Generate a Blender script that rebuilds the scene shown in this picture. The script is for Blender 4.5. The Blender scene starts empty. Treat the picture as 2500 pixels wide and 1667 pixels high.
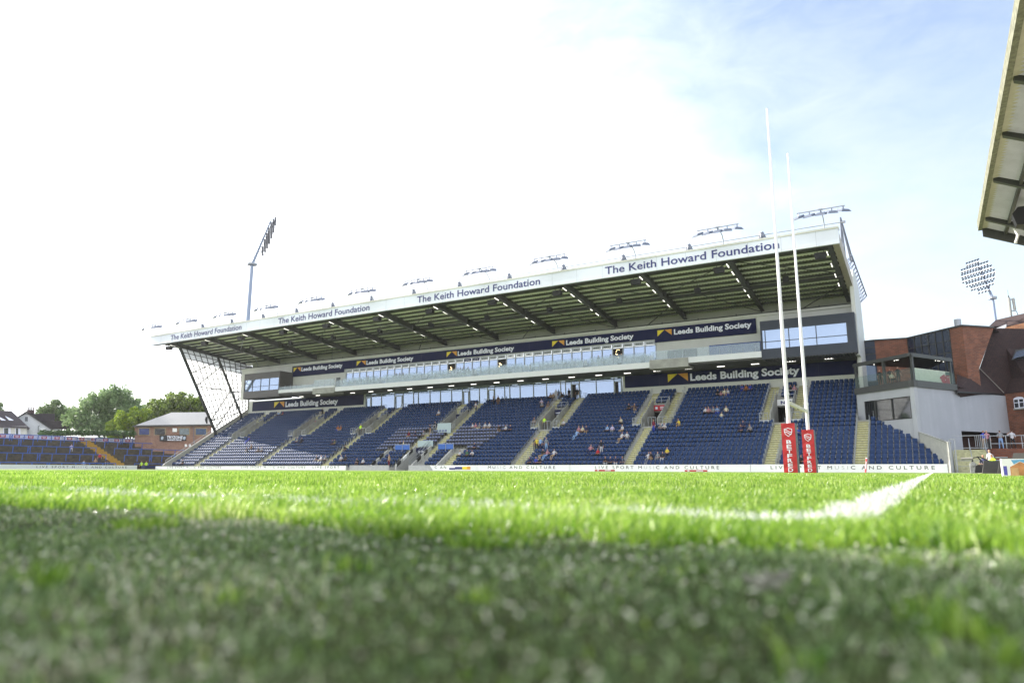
import bpy, math, random
import numpy as np
from mathutils import Vector, Matrix
random.seed(7); rng = np.random.default_rng(7)
S = bpy.context.scene
R = math.radians
# ------------------------------------------------------------------ camera
FPX, PITCH, ROLL, YAW, HC = 1690.0, 10.51, 0.21, 31.0, 0.09   # pixels of a 2500 px wide frame, degrees, metres
_p, _r, _y = R(PITCH), R(ROLL), R(YAW)
_fw = Vector((-math.sin(_y)*math.cos(_p), math.cos(_y)*math.cos(_p), math.sin(_p)))
_rt = Vector((math.cos(_y), math.sin(_y), 0)); _up = _rt.cross(_fw)
RT = _rt*math.cos(_r) + _up*math.sin(_r); UP = -_rt*math.sin(_r) + _up*math.cos(_r); FW = _fw
cd = bpy.data.cameras.new('camera'); cam = bpy.data.objects.new('camera', cd); S.collection.objects.link(cam)
cam.matrix_world = Matrix(((RT.x, UP.x, -FW.x, 0), (RT.y, UP.y, -FW.y, 0), (RT.z, UP.z, -FW.z, HC), (0, 0, 0, 1)))
cd.sensor_width = 36; cd.lens = FPX/2500*36; cd.clip_start = 0.02; cd.clip_end = 4000
cd.dof.use_dof = True; cd.dof.focus_distance = 30; cd.dof.aperture_fstop = 3.2
S.camera = cam
# ------------------------------------------------------------------ light
SUN_EL, SUN_AZ = 26.0, (-0.9995, -0.03)      # evening sun, almost straight along the stand from the left
S.view_settings.view_transform = 'Standard'; S.view_settings.look = 'None'; S.view_settings.exposure = 1.35; S.view_settings.gamma = 1
sd = bpy.data.lights.new('sun', 'SUN'); sun = bpy.data.objects.new('sun', sd); S.collection.objects.link(sun)
sd.energy = 4.6; sd.angle = R(0.5); sd.color = (1.0, 0.94, 0.84)
_az = Vector((SUN_AZ[0], SUN_AZ[1], 0)).normalized()
sdir = _az*math.cos(R(SUN_EL)) + Vector((0, 0, math.sin(R(SUN_EL))))
sun.rotation_euler = sdir.to_track_quat('Z', 'Y').to_euler()
W = bpy.data.worlds.new('World'); S.world = W; W.use_nodes = True
wn, wl = W.node_tree.nodes, W.node_tree.links; wn.clear()
def N(nt, t, **k):
    n = nt.nodes.new(t)
    for a, b in k.items():
        if a.startswith('_'): setattr(n, a[1:], b)
        else: n.inputs[a.replace('_', ' ')].default_value = b
    return n
wt = W.node_tree
out = N(wt, 'ShaderNodeOutputWorld'); bg = N(wt, 'ShaderNodeBackground'); bg.inputs['Strength'].default_value = 0.122
sky = wn.new('ShaderNodeTexSky'); sky.sky_type = 'NISHITA'; sky.sun_disc = False
sky.sun_elevation = R(SUN_EL); sky.sun_rotation = math.atan2(_az.x, _az.y); sky.air_density = 1.3; sky.dust_density = 1.0; sky.ozone_density = 2.0
tc = N(wt, 'ShaderNodeTexCoord')
mp = N(wt, 'ShaderNodeMapping'); mp.inputs['Scale'].default_value = (1.0, 1.0, 2.2)
wl.new(tc.outputs['Generated'], mp.inputs[0])
n1 = N(wt, 'ShaderNodeTexNoise', Scale=2.6, Detail=9.0, Roughness=0.58, Distortion=0.35); wl.new(mp.outputs[0], n1.inputs['Vector'])
n2 = N(wt, 'ShaderNodeTexNoise', Scale=11.0, Detail=8.0, Roughness=0.62, Distortion=0.8); wl.new(mp.outputs[0], n2.inputs['Vector'])
# cloud cover grows towards the sun's side of the sky and towards the horizon
dp = N(wt, 'ShaderNodeVectorMath', _operation='DOT_PRODUCT'); wl.new(tc.outputs['Generated'], dp.inputs[0])
clear_dir = Vector((0.50, 0.60, 0.62)).normalized(); dp.inputs[1].default_value = clear_dir
mr = N(wt, 'ShaderNodeMapRange', _clamp=True); mr.inputs['From Min'].default_value = 0.44; mr.inputs['From Max'].default_value = 0.97
mr.inputs['To Min'].default_value = 1.0; mr.inputs['To Max'].default_value = -0.02; wl.new(dp.outputs['Value'], mr.inputs['Value'])
a1 = N(wt, 'ShaderNodeMath', _operation='MULTIPLY_ADD'); a1.inputs[1].default_value = 2.3; a1.inputs[2].default_value = -1.15; wl.new(n1.outputs['Fac'], a1.inputs[0])
a2 = N(wt, 'ShaderNodeMath', _operation='MULTIPLY_ADD'); a2.inputs[1].default_value = 0.9; a2.inputs[2].default_value = -0.45; wl.new(n2.outputs['Fac'], a2.inputs[0])
a3 = N(wt, 'ShaderNodeMath', _operation='ADD'); wl.new(a1.outputs[0], a3.inputs[0]); wl.new(a2.outputs[0], a3.inputs[1])
a4 = N(wt, 'ShaderNodeMath', _operation='ADD', _use_clamp=True); wl.new(a3.outputs[0], a4.inputs[0]); wl.new(mr.outputs[0], a4.inputs[1])
mx = N(wt, 'ShaderNodeMix', _data_type='RGBA'); wl.new(a4.outputs[0], mx.inputs['Factor']); hs = N(wt, 'ShaderNodeHueSaturation', Hue=0.508, Saturation=0.80, Value=1.06); wl.new(sky.outputs[0], hs.inputs['Color']); wl.new(hs.outputs[0], mx.inputs[6])
cm = N(wt, 'ShaderNodeMapRange', _interpolation_type='SMOOTHSTEP'); cm.inputs['From Min'].default_value = .30; cm.inputs['From Max'].default_value = .93; wl.new(dp.outputs['Value'], cm.inputs['Value'])
cc = N(wt, 'ShaderNodeMix', _data_type='RGBA'); wl.new(cm.outputs[0], cc.inputs['Factor']); cc.inputs[6].default_value = (5.8, 6.0, 6.4, 1); cc.inputs[7].default_value = (2.60, 3.0, 3.4, 1)   # thick bright cloud towards the sun, thin cloud away from it
wl.new(cc.outputs[2], mx.inputs[7])
wl.new(mx.outputs[2], bg.inputs['Color']); wl.new(bg.outputs[0], out.inputs[0])

# ------------------------------------------------------------------ helpers
def ray(x, y): return (RT*((x-1250)/FPX) - UP*((y-833.5)/FPX) + FW)
def at(x, y, X=None, Y=None, Z=None):
    d = ray(x, y)
    t = X/d.x if X is not None else (Y/d.y if Y is not None else (Z-HC)/d.z)
    return Vector((0, 0, HC)) + d*t
def onplane(x, y, p, deg):
    """the point of the upright wall through plan point p, running deg to the right of +Y"""
    dx, dy = math.sin(R(deg)), math.cos(R(deg)); n = (dy, -dx); d = ray(x, y)
    t = (n[0]*p[0]+n[1]*p[1])/(n[0]*d.x+n[1]*d.y)
    return Vector((0, 0, HC)) + d*t
COL = S.collection
MATS = {}
def mat(name, col, rough=0.6, metal=0.0, var=0.12, vscale=3.0, bump=0.0, bscale=30.0, spec=0.5, emit=None, alpha=None, trans=0.0, extra=None):
    if name in MATS: return MATS[name]
    m = bpy.data.materials.new(name); m.use_nodes = True; nt = m.node_tree; b = nt.nodes['Principled BSDF']
    b.inputs['Roughness'].default_value = rough; b.inputs['Metallic'].default_value = metal
    b.inputs['Specular IOR Level'].default_value = spec
    g = N(nt, 'ShaderNodeNewGeometry')
    if var > 0:
        n = N(nt, 'ShaderNodeTexNoise', Scale=vscale, Detail=6.0, Roughness=0.65); nt.links.new(g.outputs['Position'], n.inputs['Vector'])
        r = N(nt, 'ShaderNodeMapRange'); r.inputs['From Min'].default_value = 0.3; r.inputs['From Max'].default_value = 0.7
        r.inputs['To Min'].default_value = 1-var; r.inputs['To Max'].default_value = 1+var; nt.links.new(n.outputs['Fac'], r.inputs['Value'])
        v = N(nt, 'ShaderNodeVectorMath', _operation='SCALE'); v.inputs[0].default_value = col[:3]; nt.links.new(r.outputs[0], v.inputs['Scale'])
        nt.links.new(v.outputs[0], b.inputs['Base Color'])
    else: b.inputs['Base Color'].default_value = (*col[:3], 1)
    if bump > 0:
        n = N(nt, 'ShaderNodeTexNoise', Scale=bscale, Detail=4.0); nt.links.new(g.outputs['Position'], n.inputs['Vector'])
        bp = N(nt, 'ShaderNodeBump', Strength=bump, Distance=0.02); nt.links.new(n.outputs['Fac'], bp.inputs['Height']); nt.links.new(bp.outputs[0], b.inputs['Normal'])
    if emit: b.inputs['Emission Color'].default_value = (*col[:3], 1); b.inputs['Emission Strength'].default_value = emit
    if trans: b.inputs['Transmission Weight'].default_value = trans
    if alpha is not None: b.inputs['Alpha'].default_value = alpha
    if extra: extra(nt, b)
    MATS[name] = m; return m
def brick(name, c1, c2, mortar, sc=1.0):
    def ex(nt, b):
        uv = N(nt, 'ShaderNodeTexCoord'); t = N(nt, 'ShaderNodeTexBrick')
        t.inputs['Color1'].default_value = (*c1, 1); t.inputs['Color2'].default_value = (*c2, 1); t.inputs['Mortar'].default_value = (*mortar, 1)
        t.inputs['Scale'].default_value = 1.0; t.inputs['Brick Width'].default_value = 0.23*sc; t.inputs['Row Height'].default_value = 0.08*sc
        t.inputs['Mortar Size'].default_value = 0.008*sc; t.inputs['Bias'].default_value = 0.0
        nt.links.new(uv.outputs['UV'], t.inputs['Vector'])
        g = N(nt, 'ShaderNodeNewGeometry'); n = N(nt, 'ShaderNodeTexNoise', Scale=1.2, Detail=6.0); nt.links.new(g.outputs['Position'], n.inputs['Vector'])
        r = N(nt, 'ShaderNodeMapRange'); r.inputs['From Min'].default_value = .3; r.inputs['From Max'].default_value = .7; r.inputs['To Min'].default_value = .8; r.inputs['To Max'].default_value = 1.15
        nt.links.new(n.outputs['Fac'], r.inputs['Value'])
        v = N(nt, 'ShaderNodeVectorMath', _operation='SCALE'); nt.links.new(t.outputs['Color'], v.inputs[0]); nt.links.new(r.outputs[0], v.inputs['Scale'])
        nt.links.new(v.outputs[0], b.inputs['Base Color'])
        bp = N(nt, 'ShaderNodeBump', Strength=.5, Distance=.01); nt.links.new(t.outputs['Fac'], bp.inputs['Height']); bp.invert = True; nt.links.new(bp.outputs[0], b.inputs['Normal'])
    return mat(name, c1, 0.85, extra=ex, var=0)
class MB:
    """collects shapes into one mesh"""
    def __init__(s): s.v = []; s.f = []; s.m = []; s.cur = 0
    def add(s, vs, fs):
        o = len(s.v); s.v += [tuple(v) for v in vs]; s.f += [tuple(i+o for i in f) for f in fs]; s.m += [s.cur]*len(fs); return s
    def box(s, x0, x1, y0, y1, z0, z1):
        vs = [(x, y, z) for z in (z0, z1) for y in (y0, y1) for x in (x0, x1)]
        return s.add(vs, [(0, 2, 3, 1), (4, 5, 7, 6), (0, 1, 5, 4), (2, 6, 7, 3), (0, 4, 6, 2), (1, 3, 7, 5)])
    def hexa(s, b, t):
        """two quads of four points, b below t (same winding)"""
        return s.add(list(b)+list(t), [(3, 2, 1, 0), (4, 5, 6, 7), (0, 1, 5, 4), (1, 2, 6, 5), (2, 3, 7, 6), (3, 0, 4, 7)])
    def wallbox(s, p, q, z0, z1, t=0.2, side=1):
        """upright slab from plan p to plan q, thickness t to the far side"""
        p, q = Vector(p[:2]), Vector(q[:2]); d = (q-p).normalized(); n = Vector((-d.y, d.x))*t*side
        b = [(p.x, p.y), (q.x, q.y), (q.x+n.x, q.y+n.y), (p.x+n.x, p.y+n.y)]
        if side < 0: b = b[::-1]
        return s.hexa([(x, y, z0) for x, y in b], [(x, y, z1) for x, y in b])
    def bar(s, a, b, w, h=None, up=(0, 0, 1)):
        a, b = Vector(a), Vector(b); h = h or w; d = (b-a).normalized(); u = Vector(up)
        if abs(d.dot(u)) > .98: u = Vector((0, 1, 0))
        r = d.cross(u).normalized()*w/2; u2 = r.cross(d).normalized()*h/2
        return s.hexa([a-r-u2, a+r-u2, a+r+u2, a-r+u2], [b-r-u2, b+r-u2, b+r+u2, b-r+u2])
    def tube(s, pts, r, n=8, r2=None, cap=True):
        pts = [Vector(p) for p in pts]; rings = []; o = len(s.v); k = len(pts)
        for i, p in enumerate(pts):
            d = (pts[min(i+1, k-1)]-pts[max(i-1, 0)]).normalized(); u = Vector((0, 0, 1)) if abs(d.z) < .95 else Vector((0, 1, 0))
            a = d.cross(u).normalized(); b = a.cross(d); rr = r if r2 is None else r+(r2-r)*i/(k-1)
            s.v += [tuple(p+(a*math.cos(t)+b*math.sin(t))*rr) for t in [2*math.pi*j/n for j in range(n)]]
        for i in range(k-1):
            for j in range(n):
                s.f.append((o+i*n+j, o+i*n+(j+1) % n, o+(i+1)*n+(j+1) % n, o+(i+1)*n+j)); s.m.append(s.cur)
        if cap:
            s.f.append(tuple(o+j for j in range(n))[::-1]); s.m.append(s.cur); s.f.append(tuple(o+(k-1)*n+j for j in range(n))); s.m.append(s.cur)
        return s
    def poly(s, pts, th, nrm):
        """flat outline with thickness th along nrm"""
        n = len(pts); v = Vector(nrm)*th; a = [Vector(p) for p in pts]; b = [p+v for p in a]
        return s.add(a+b, [tuple(range(n))[::-1], tuple(range(n, 2*n))]+[(i, (i+1) % n, n+(i+1) % n, n+i) for i in range(n)])
    def build(s, name, mats, parent=None, loc=None, smooth=False, uv=False):
        me = bpy.data.meshes.new(name); me.from_pydata(s.v, [], s.f)
        mats = mats if isinstance(mats, (list, tuple)) else [mats]
        for m in mats: me.materials.append(m)
        if len(mats) > 1: me.polygons.foreach_set('material_index', s.m)
        if uv:
            L = me.uv_layers.new(name='UVMap'); me.update()
            for p in me.polygons:
                n = p.normal; h = Vector((-n.y, n.x, 0)); vert = abs(n.z) < .8
                h = h.normalized() if h.length > 1e-4 else Vector((1, 0, 0))
                sl = n.cross(h) if not vert else None
                for li in p.loop_indices:
                    c = me.vertices[me.loops[li].vertex_index].co
                    L.data[li].uv = (c.dot(h), c.z if vert else c.dot(sl))
        if smooth: me.polygons.foreach_set('use_smooth', [True]*len(me.polygons))
        me.validate(); o = bpy.data.objects.new(name, me); COL.objects.link(o)
        if parent is not None: o.parent = parent
        if loc is not None: o.location = loc
        return o
def tag(o, label=None, cat=None, group=None, kind=None):
    for k, v in (('label', label), ('category', cat), ('group', group), ('kind', kind)):
        if v: o[k] = v
    return o
def empty(name, loc, label, cat, group=None, rz=0):
    o = bpy.data.objects.new(name, None); COL.objects.link(o); o.location = loc; o.rotation_euler = (0, 0, rz); o.empty_display_size = .3
    return tag(o, label, cat, group)
def copytree(o, parent=None):
    c = o.copy(); COL.objects.link(c); c.parent = parent
    for ch in o.children: copytree(ch, c)
    return c
def textmesh(body, bold=0.0, spacing=1.0, sc=1.0):
    c = bpy.data.curves.new('t', 'FONT'); c.body = body; c.size = 1; c.offset = bold; c.space_character = spacing; c.resolution_u = 3
    o = bpy.data.objects.new('t', c); COL.objects.link(o); dg = bpy.context.evaluated_depsgraph_get(); dg.update()
    me = bpy.data.meshes.new_from_object(o.evaluated_get(dg)); v = np.array([x.co[:] for x in me.vertices]); f = [tuple(p.vertices) for p in me.polygons]
    bpy.data.objects.remove(o); bpy.data.curves.remove(c); bpy.data.meshes.remove(me)
    return v, f
CAP = None
def text_on(mb, body, origin, ux, uz, width, cap, bold=0.0, spacing=1.0, th=0.02, nrm=None, faint=None):
    """lettering laid on a face: origin = left end of baseline, ux/uz unit vectors, cap = height of a capital"""
    global CAP
    if CAP is None: CAP = textmesh('H')[0][:, 1].max()
    v, f = textmesh(body, bold, spacing); x0, x1 = v[:, 0].min(), v[:, 0].max()
    sx = width/(x1-x0); sz = cap/CAP; ux, uz = Vector(ux), Vector(uz); nrm = Vector(nrm) if nrm else ux.cross(uz)
    P = [Vector(origin)+ux*((a-x0)*sx)+uz*(b*sz)+nrm*th for a, b, _ in v]
    if faint:
        for q in f:
            c = sum((v[i][0]-x0) for i in q)/len(q)/(x1-x0); mb.cur = 1 if faint[0] < c < faint[1] else 0
            mb.add([P[i] for i in q], [tuple(range(len(q)))])
        mb.cur = 0
    else: mb.add(P, f)
    return mb

# ------------------------------------------------------------------ palette
concrete = mat('concrete', (.34, .34, .31), .9, bump=.3, var=.25, vscale=1.2)
cream_step = mat('worn cream step paint', (.50, .49, .30), .85, var=.3, vscale=4, bump=.2)
white_clad = mat('white wall cladding', (.62, .63, .58), .55, var=.06, vscale=.6)
cream_clad = mat('cream wall cladding', (.44, .47, .34), .6, var=.08, vscale=.6)
steel_dark = mat('dark grey painted steel', (.045, .047, .043), .45, var=.15)
steel_mid = mat('galvanised steel', (.33, .35, .38), .45, metal=.5, var=.15)
white_steel = mat('white painted steel', (.80, .80, .82), .35, var=.04)
navy_sign = mat('navy sign vinyl', (.010, .014, .062), .6, var=.08, vscale=2, spec=.15)
sign_white = mat('white lettering', (.84, .86, .96), .5, var=0)
logo_yellow = mat('yellow emblem', (.80, .62, .02), .5, var=0)
logo_orange = mat('orange emblem', (.72, .33, .03), .5, var=0)
fascia_white = mat('pale fascia cladding', (.80, .84, .90), .4, var=.03, vscale=.4)
fascia_blue = mat('deep blue lettering', (.028, .035, .17), .5, var=0)
seat_blue = mat('navy seat plastic', (.028, .056, .145), .58, var=.25, vscale=5, spec=.16)
seat_dark = mat('charcoal seat pad', (.012, .013, .018), .5, var=.1)
seat_pale = mat('grey blue headrest', (.16, .19, .33), .4, var=.1)
seat_white = mat('pale grey balcony seat', (.62, .66, .72), .4, var=.05)
board_white = mat('white board face', (.90, .90, .90), .45, var=.03)
black = mat('black rubber', (.012, .012, .013), .5, var=.1)
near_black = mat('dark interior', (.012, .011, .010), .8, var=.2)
roofsheet = None
def _corr(nt, b):
    g = N(nt, 'ShaderNodeNewGeometry'); w = N(nt, 'ShaderNodeTexWave', Scale=.35, _bands_direction='X', _wave_type='BANDS')
    nt.links.new(g.outputs['Position'], w.inputs['Vector']); bp = N(nt, 'ShaderNodeBump', Strength=1.0, Distance=.06)
    w.inputs['Scale'].default_value = 1.3
    nt.links.new(w.outputs['Fac'], bp.inputs['Height']); nt.links.new(bp.outputs[0], b.inputs['Normal'])
roofsheet = mat('corrugated lining sheet', (.60, .62, .50), .6, var=.08, extra=_corr)
def glass(name, tint, rough=.03, alpha=1.0):
    return mat(name, tint, rough, var=0, spec=1.0, alpha=alpha, metal=0.0)
def _mirror(nt, b):
    # window glass seen from the light side: a dark pane with a strong sky reflection
    o = [n for n in nt.nodes if n.type == 'OUTPUT_MATERIAL'][0]; g = N(nt, 'ShaderNodeBsdfGlossy', Roughness=.03); g.inputs['Color'].default_value = (.36, .45, .62, 1)
    mxs = N(nt, 'ShaderNodeMixShader'); mxs.inputs[0].default_value = .62
    nt.links.new(b.outputs[0], mxs.inputs[1]); nt.links.new(g.outputs[0], mxs.inputs[2]); nt.links.new(mxs.outputs[0], o.inputs[0])
win_glass = mat('reflective window glass', (.30, .38, .50), .05, var=.1, vscale=.3, extra=_mirror)
dark_glass = mat('dark window glass', (.012, .015, .02), .04, var=.2, vscale=.5, spec=1.0)
def _bal(nt, b):
    o = [n for n in nt.nodes if n.type == 'OUTPUT_MATERIAL'][0]; t = N(nt, 'ShaderNodeBsdfTransparent'); t.inputs[0].default_value = (.93, .96, .97, 1)
    mxs = N(nt, 'ShaderNodeMixShader'); mxs.inputs[0].default_value = .28
    nt.links.new(t.outputs[0], mxs.inputs[1]); nt.links.new(b.outputs[0], mxs.inputs[2]); nt.links.new(mxs.outputs[0], o.inputs[0])
bal_glass = mat('balustrade glass', (.62, .72, .80), .08, var=0, extra=_bal)
lamp_on = mat('lit strip lamp', (1, .97, .88), .5, var=0, emit=1.1)
lamp_warm = mat('warm lit lamp', (1, .72, .35), .5, var=0, emit=3.0)

# ------------------------------------------------------------------ ground
def _ground(nt, b):
    g = N(nt, 'ShaderNodeNewGeometry'); n = N(nt, 'ShaderNodeTexNoise', Scale=9.0, Detail=9.0, Roughness=.75); nt.links.new(g.outputs['Position'], n.inputs['Vector'])
    n2 = N(nt, 'ShaderNodeTexNoise', Scale=.25, Detail=4.0, Roughness=.6); nt.links.new(g.outputs['Position'], n2.inputs['Vector'])
    r = N(nt, 'ShaderNodeValToRGB'); r.color_ramp.elements[0].position = .3; r.color_ramp.elements[1].position = .72
    r.color_ramp.elements[0].color = (.13, .17, .065, 1); r.color_ramp.elements[1].color = (.28, .34, .16, 1)
    nt.links.new(n.outputs['Fac'], r.inputs[0])
    m = N(nt, 'ShaderNodeMapRange'); m.inputs['From Min'].default_value = .3; m.inputs['From Max'].default_value = .7; m.inputs['To Min'].default_value = .82; m.inputs['To Max'].default_value = 1.15
    nt.links.new(n2.outputs['Fac'], m.inputs['Value'])
    v = N(nt, 'ShaderNodeVectorMath', _operation='SCALE'); nt.links.new(r.outputs[0], v.inputs[0]); nt.links.new(m.outputs[0], v.inputs['Scale']); nt.links.new(v.outputs[0], b.inputs['Base Color'])
    bp = N(nt, 'ShaderNodeBump', Strength=1.0, Distance=.05); nt.links.new(n.outputs['Fac'], bp.inputs['Height']); nt.links.new(bp.outputs[0], b.inputs['Normal'])
pitch_m = mat('mown pitch turf', (.15, .3, .03), .9, var=0, spec=.1, extra=_ground)
soil_m = mat('thatch and soil', (.045, .055, .02), 1.0, var=.5, vscale=20, spec=.1)
asphalt = mat('grey asphalt', (.09, .09, .085), .95, bump=.3)
def sheet(name, x0, x1, y0, y1, z, m, kind='structure'):
    return tag(MB().add([(x0, y0, z), (x1, y0, z), (x1, y1, z), (x0, y1, z)], [(0, 1, 2, 3)]).build(name, m), kind=kind)
sheet('ground', -380, 380, -380, 380, -.02, asphalt)
sheet('pitch', -117, 9, -2.5, 72.6, 0.0, pitch_m)
paint = mat('white line paint on grass', (.78, .80, .74), .8, var=.15, vscale=12, spec=.1)
LX0, LX1, LY0, LY1 = -.180, -.085, 1.20, 1.30           # dead-ball line and near touchline
tag(MB().add([(LX0, 9, .012), (LX1, 9, .012), (LX1, 70.3, .012), (LX0, 70.3, .012)], [(0, 1, 2, 3)])
    .add([(-110, LY0, .012), (-9, LY0, .012), (-9, LY1, .012), (-110, LY1, .012)], [(0, 1, 2, 3)]).build('pitch_markings', paint), kind='structure')

khaki = mat('worn khaki turf', (.27, .26, .14), .95, var=.35, vscale=.8, bump=.5)
sheet('worn_verge', 2.1, 9, 9, 72.6, .006, khaki)
# blades of grass, thinning with distance from the lens
def blademat(name, c_lo, c_hi, tr, rough=.5, dry=None):
    m = bpy.data.materials.new(name); m.use_nodes = True; nt = m.node_tree; b = nt.nodes['Principled BSDF']; o = nt.nodes['Material Output']
    a = N(nt, 'ShaderNodeAttribute'); a.attribute_name = 'rnd'
    g = N(nt, 'ShaderNodeNewGeometry'); n = N(nt, 'ShaderNodeTexNoise', Scale=2.2, Detail=6.0, Roughness=.7); nt.links.new(g.outputs['Position'], n.inputs['Vector'])
    ad = N(nt, 'ShaderNodeMath', _operation='MULTIPLY_ADD'); ad.inputs[1].default_value = 1.4; nt.links.new(n.outputs['Fac'], ad.inputs[0])
    s2 = N(nt, 'ShaderNodeMath', _operation='MULTIPLY_ADD'); s2.inputs[1].default_value = .75; s2.inputs[2].default_value = -.60; nt.links.new(a.outputs['Fac'], s2.inputs[0]); nt.links.new(s2.outputs[0], ad.inputs[2])
    r = N(nt, 'ShaderNodeValToRGB'); e = r.color_ramp.elements; e[0].position = .1; e[0].color = (*c_lo, 1); e[1].position = .75; e[1].color = (*c_hi, 1)
    if dry: x = r.color_ramp.elements.new(.93); x.color = (*dry, 1)  # pale stop also paints bright glints into the blade colour
    nt.links.new(ad.outputs[0], r.inputs[0]); nt.links.new(r.outputs[0], b.inputs['Base Color']); b.inputs['Roughness'].default_value = rough; b.inputs['Specular IOR Level'].default_value = .45
    t = N(nt, 'ShaderNodeBsdfTranslucent'); nt.links.new(r.outputs[0], t.inputs[0]); x = N(nt, 'ShaderNodeMixShader'); x.inputs[0].default_value = tr
    nt.links.new(b.outputs[0], x.inputs[1]); nt.links.new(t.outputs[0], x.inputs[2]); nt.links.new(x.outputs[0], o.inputs[0]); return m
gm = [blademat('grass blade', (.060, .18, .010), (.40, .60, .085), .45, .35, dry=(.74, .80, .38)), blademat('painted grass blade', (.62, .66, .58), (.86, .88, .84), .2),
      blademat('worn shade-tinted grass blade', (.070, .135, .040), (.31, .44, .18), .25, .25, dry=(.74, .72, .56))]  # worn turf, with the near shade put into its colour
def worn_shade_mask(x, y):  # edge follows the near shadow; blades inside are coloured as shaded, worn turf
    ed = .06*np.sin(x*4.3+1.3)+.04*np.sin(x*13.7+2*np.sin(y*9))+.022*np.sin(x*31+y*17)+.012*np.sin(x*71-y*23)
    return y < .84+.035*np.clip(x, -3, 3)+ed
def grass(name, pts, hgt, wid, nseg, lean=.5):
    n = len(pts); tf = np.zeros(n, bool)
    for tx, ty, tr_ in TUFTS: tf |= ((pts[:, 0]-tx)**2+(pts[:, 1]-ty)**2 < tr_*tr_*rng.uniform(.3, 1.4, n))
    hgt = np.where(tf & worn_shade_mask(pts[:, 0], pts[:, 1]), hgt*1.8, hgt)
    ang = rng.uniform(0, 2*np.pi, n); ca, sa = np.cos(ang), np.sin(ang)
    h = hgt; w = wid*rng.uniform(.6, 1.2, n); flat = (rng.random(n) < np.where(worn_shade_mask(pts[:, 0], pts[:, 1]), .62, .22)) & ~tf&(nseg == 2); lean = np.where(flat, 2.2, lean); h = np.where(flat, h*.6, h)
    la = rng.uniform(0, 2*np.pi, n); lm = h*rng.uniform(.1, 1.0, n)*lean; lx, ly = np.cos(la)*lm, np.sin(la)*lm
    z0 = np.zeros(n)-.003; x, y = pts[:, 0], pts[:, 1]
    if nseg == 2:
        V = np.stack([np.stack([x-ca*w, y-sa*w, z0], 1), np.stack([x+ca*w, y+sa*w, z0], 1),
                      np.stack([x-ca*w*.8+lx*.35, y-sa*w*.8+ly*.35, h*.6], 1), np.stack([x+ca*w*.8+lx*.35, y+sa*w*.8+ly*.35, h*.6], 1), np.stack([x+lx, y+ly, h], 1)], 1)
        loops = np.array([0, 1, 3, 2, 2, 3, 4]); st = [0, 4]; tot = [4, 3]; k = 5
    else:
        V = np.stack([np.stack([x-ca*w, y-sa*w, z0], 1), np.stack([x+ca*w, y+sa*w, z0], 1), np.stack([x+lx, y+ly, h], 1)], 1)
        loops = np.array([0, 1, 2]); st = [0]; tot = [3]; k = 3
    me = bpy.data.meshes.new(name); me.vertices.add(n*k); me.vertices.foreach_set('co', V.reshape(-1).astype(np.float32))
    L = (loops[None, :]+np.arange(n)[:, None]*k).reshape(-1); me.loops.add(len(L)); me.loops.foreach_set('vertex_index', L.astype(np.int32))
    nf = len(st); me.polygons.add(n*nf); ls = (np.array(st)[None, :]+np.arange(n)[:, None]*len(loops)).reshape(-1)
    me.polygons.foreach_set('loop_start', ls.astype(np.int32)); me.polygons.foreach_set('loop_total', np.tile(tot, n).astype(np.int32))
    mi = np.where(((x > LX0) & (x < LX1) & (y > LY0) & (y < 71)) | ((y > LY0) & (y < LY1) & (x < LX1)), 1, 0)
    worn = worn_shade_mask(x, y) | (rng.random(n) < .05); tuft = (rng.random(n) < .05) | tf
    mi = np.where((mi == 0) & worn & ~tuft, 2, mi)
    if n: mi = np.where((mi == 1) & (rng.random(n) < np.where(x < LX0-.1, .22+.10*np.clip(-x, 0, 4), .05)), 0, mi)
    for m in gm: me.materials.append(m)
    me.polygons.foreach_set('material_index', np.repeat(mi, nf).astype(np.int32))
    a = me.attributes.new('rnd', 'FLOAT', 'POINT'); a.data.foreach_set('value', np.repeat(rng.random(n), k).astype(np.float32))
    me.update(calc_edges=True); me.validate(); o = bpy.data.objects.new(name, me); COL.objects.link(o)
    tag(o, kind='stuff', cat='grass'); return o
glint_m = mat('straw clippings', (.62, .62, .48), .3, var=.3, vscale=90)  # pale flecks laid in to imitate glints on the near blades
def glints():
    p = np.concatenate([sector(.2, 1.1, 1500), sector(.9, 3.0, 260)]); m = MB()
    for x, y in p:
        c = Vector((x, y, float(rng.uniform(.006, .016)))); u = Vector(rng.normal(0, 1, 3)); u.z *= .4; u.normalize(); v = u.cross(Vector(rng.normal(0, 1, 3))).normalized(); L = float(rng.uniform(.0008, .0036))
        m.add([c-u*L-v*.0009, c+u*L-v*.0009, c+u*L+v*.0009, c-u*L+v*.0009], [(0, 1, 2, 3)])
    tag(m.build('grass_glints', glint_m), 'scattered straw-coloured painted-in clippings on the near turf', 'glints', kind='stuff')
TUFTS = []
for _a, _b, _c in ((2330, 1470, .022), (2250, 1440, .018), (2480, 1525, .014), (850, 1345, .018), (1180, 1400, .012), (120, 1372, .02), (560, 1400, .012), (1960, 1535, .009), (2210, 1335, .02), (1700, 1350, .012), (350, 1260, .05), (1200, 1290, .06), (1900, 1300, .05)):
    _q = at(_a, _b, Z=.02); TUFTS.append((_q.x, _q.y, _c))
def sector(r0, r1, dens, half=56, clump=.0):
    A = (R(2*half))/2*(r1*r1-r0*r0); n = int(A*dens); r = np.sqrt(rng.uniform(r0*r0, r1*r1, n)); t = R(YAW)+R(90)+rng.uniform(-R(half), R(half), n)
    p = np.stack([r*np.cos(t), r*np.sin(t)], 1); return p
def heights(p, base, var):
    return base*(1+var*(np.sin(p[:, 0]*9.1+np.sin(p[:, 1]*7))*np.sin(p[:, 1]*8.3+1.7*np.sin(p[:, 0]*5))))*rng.uniform(.55, 1.25, len(p))
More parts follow.
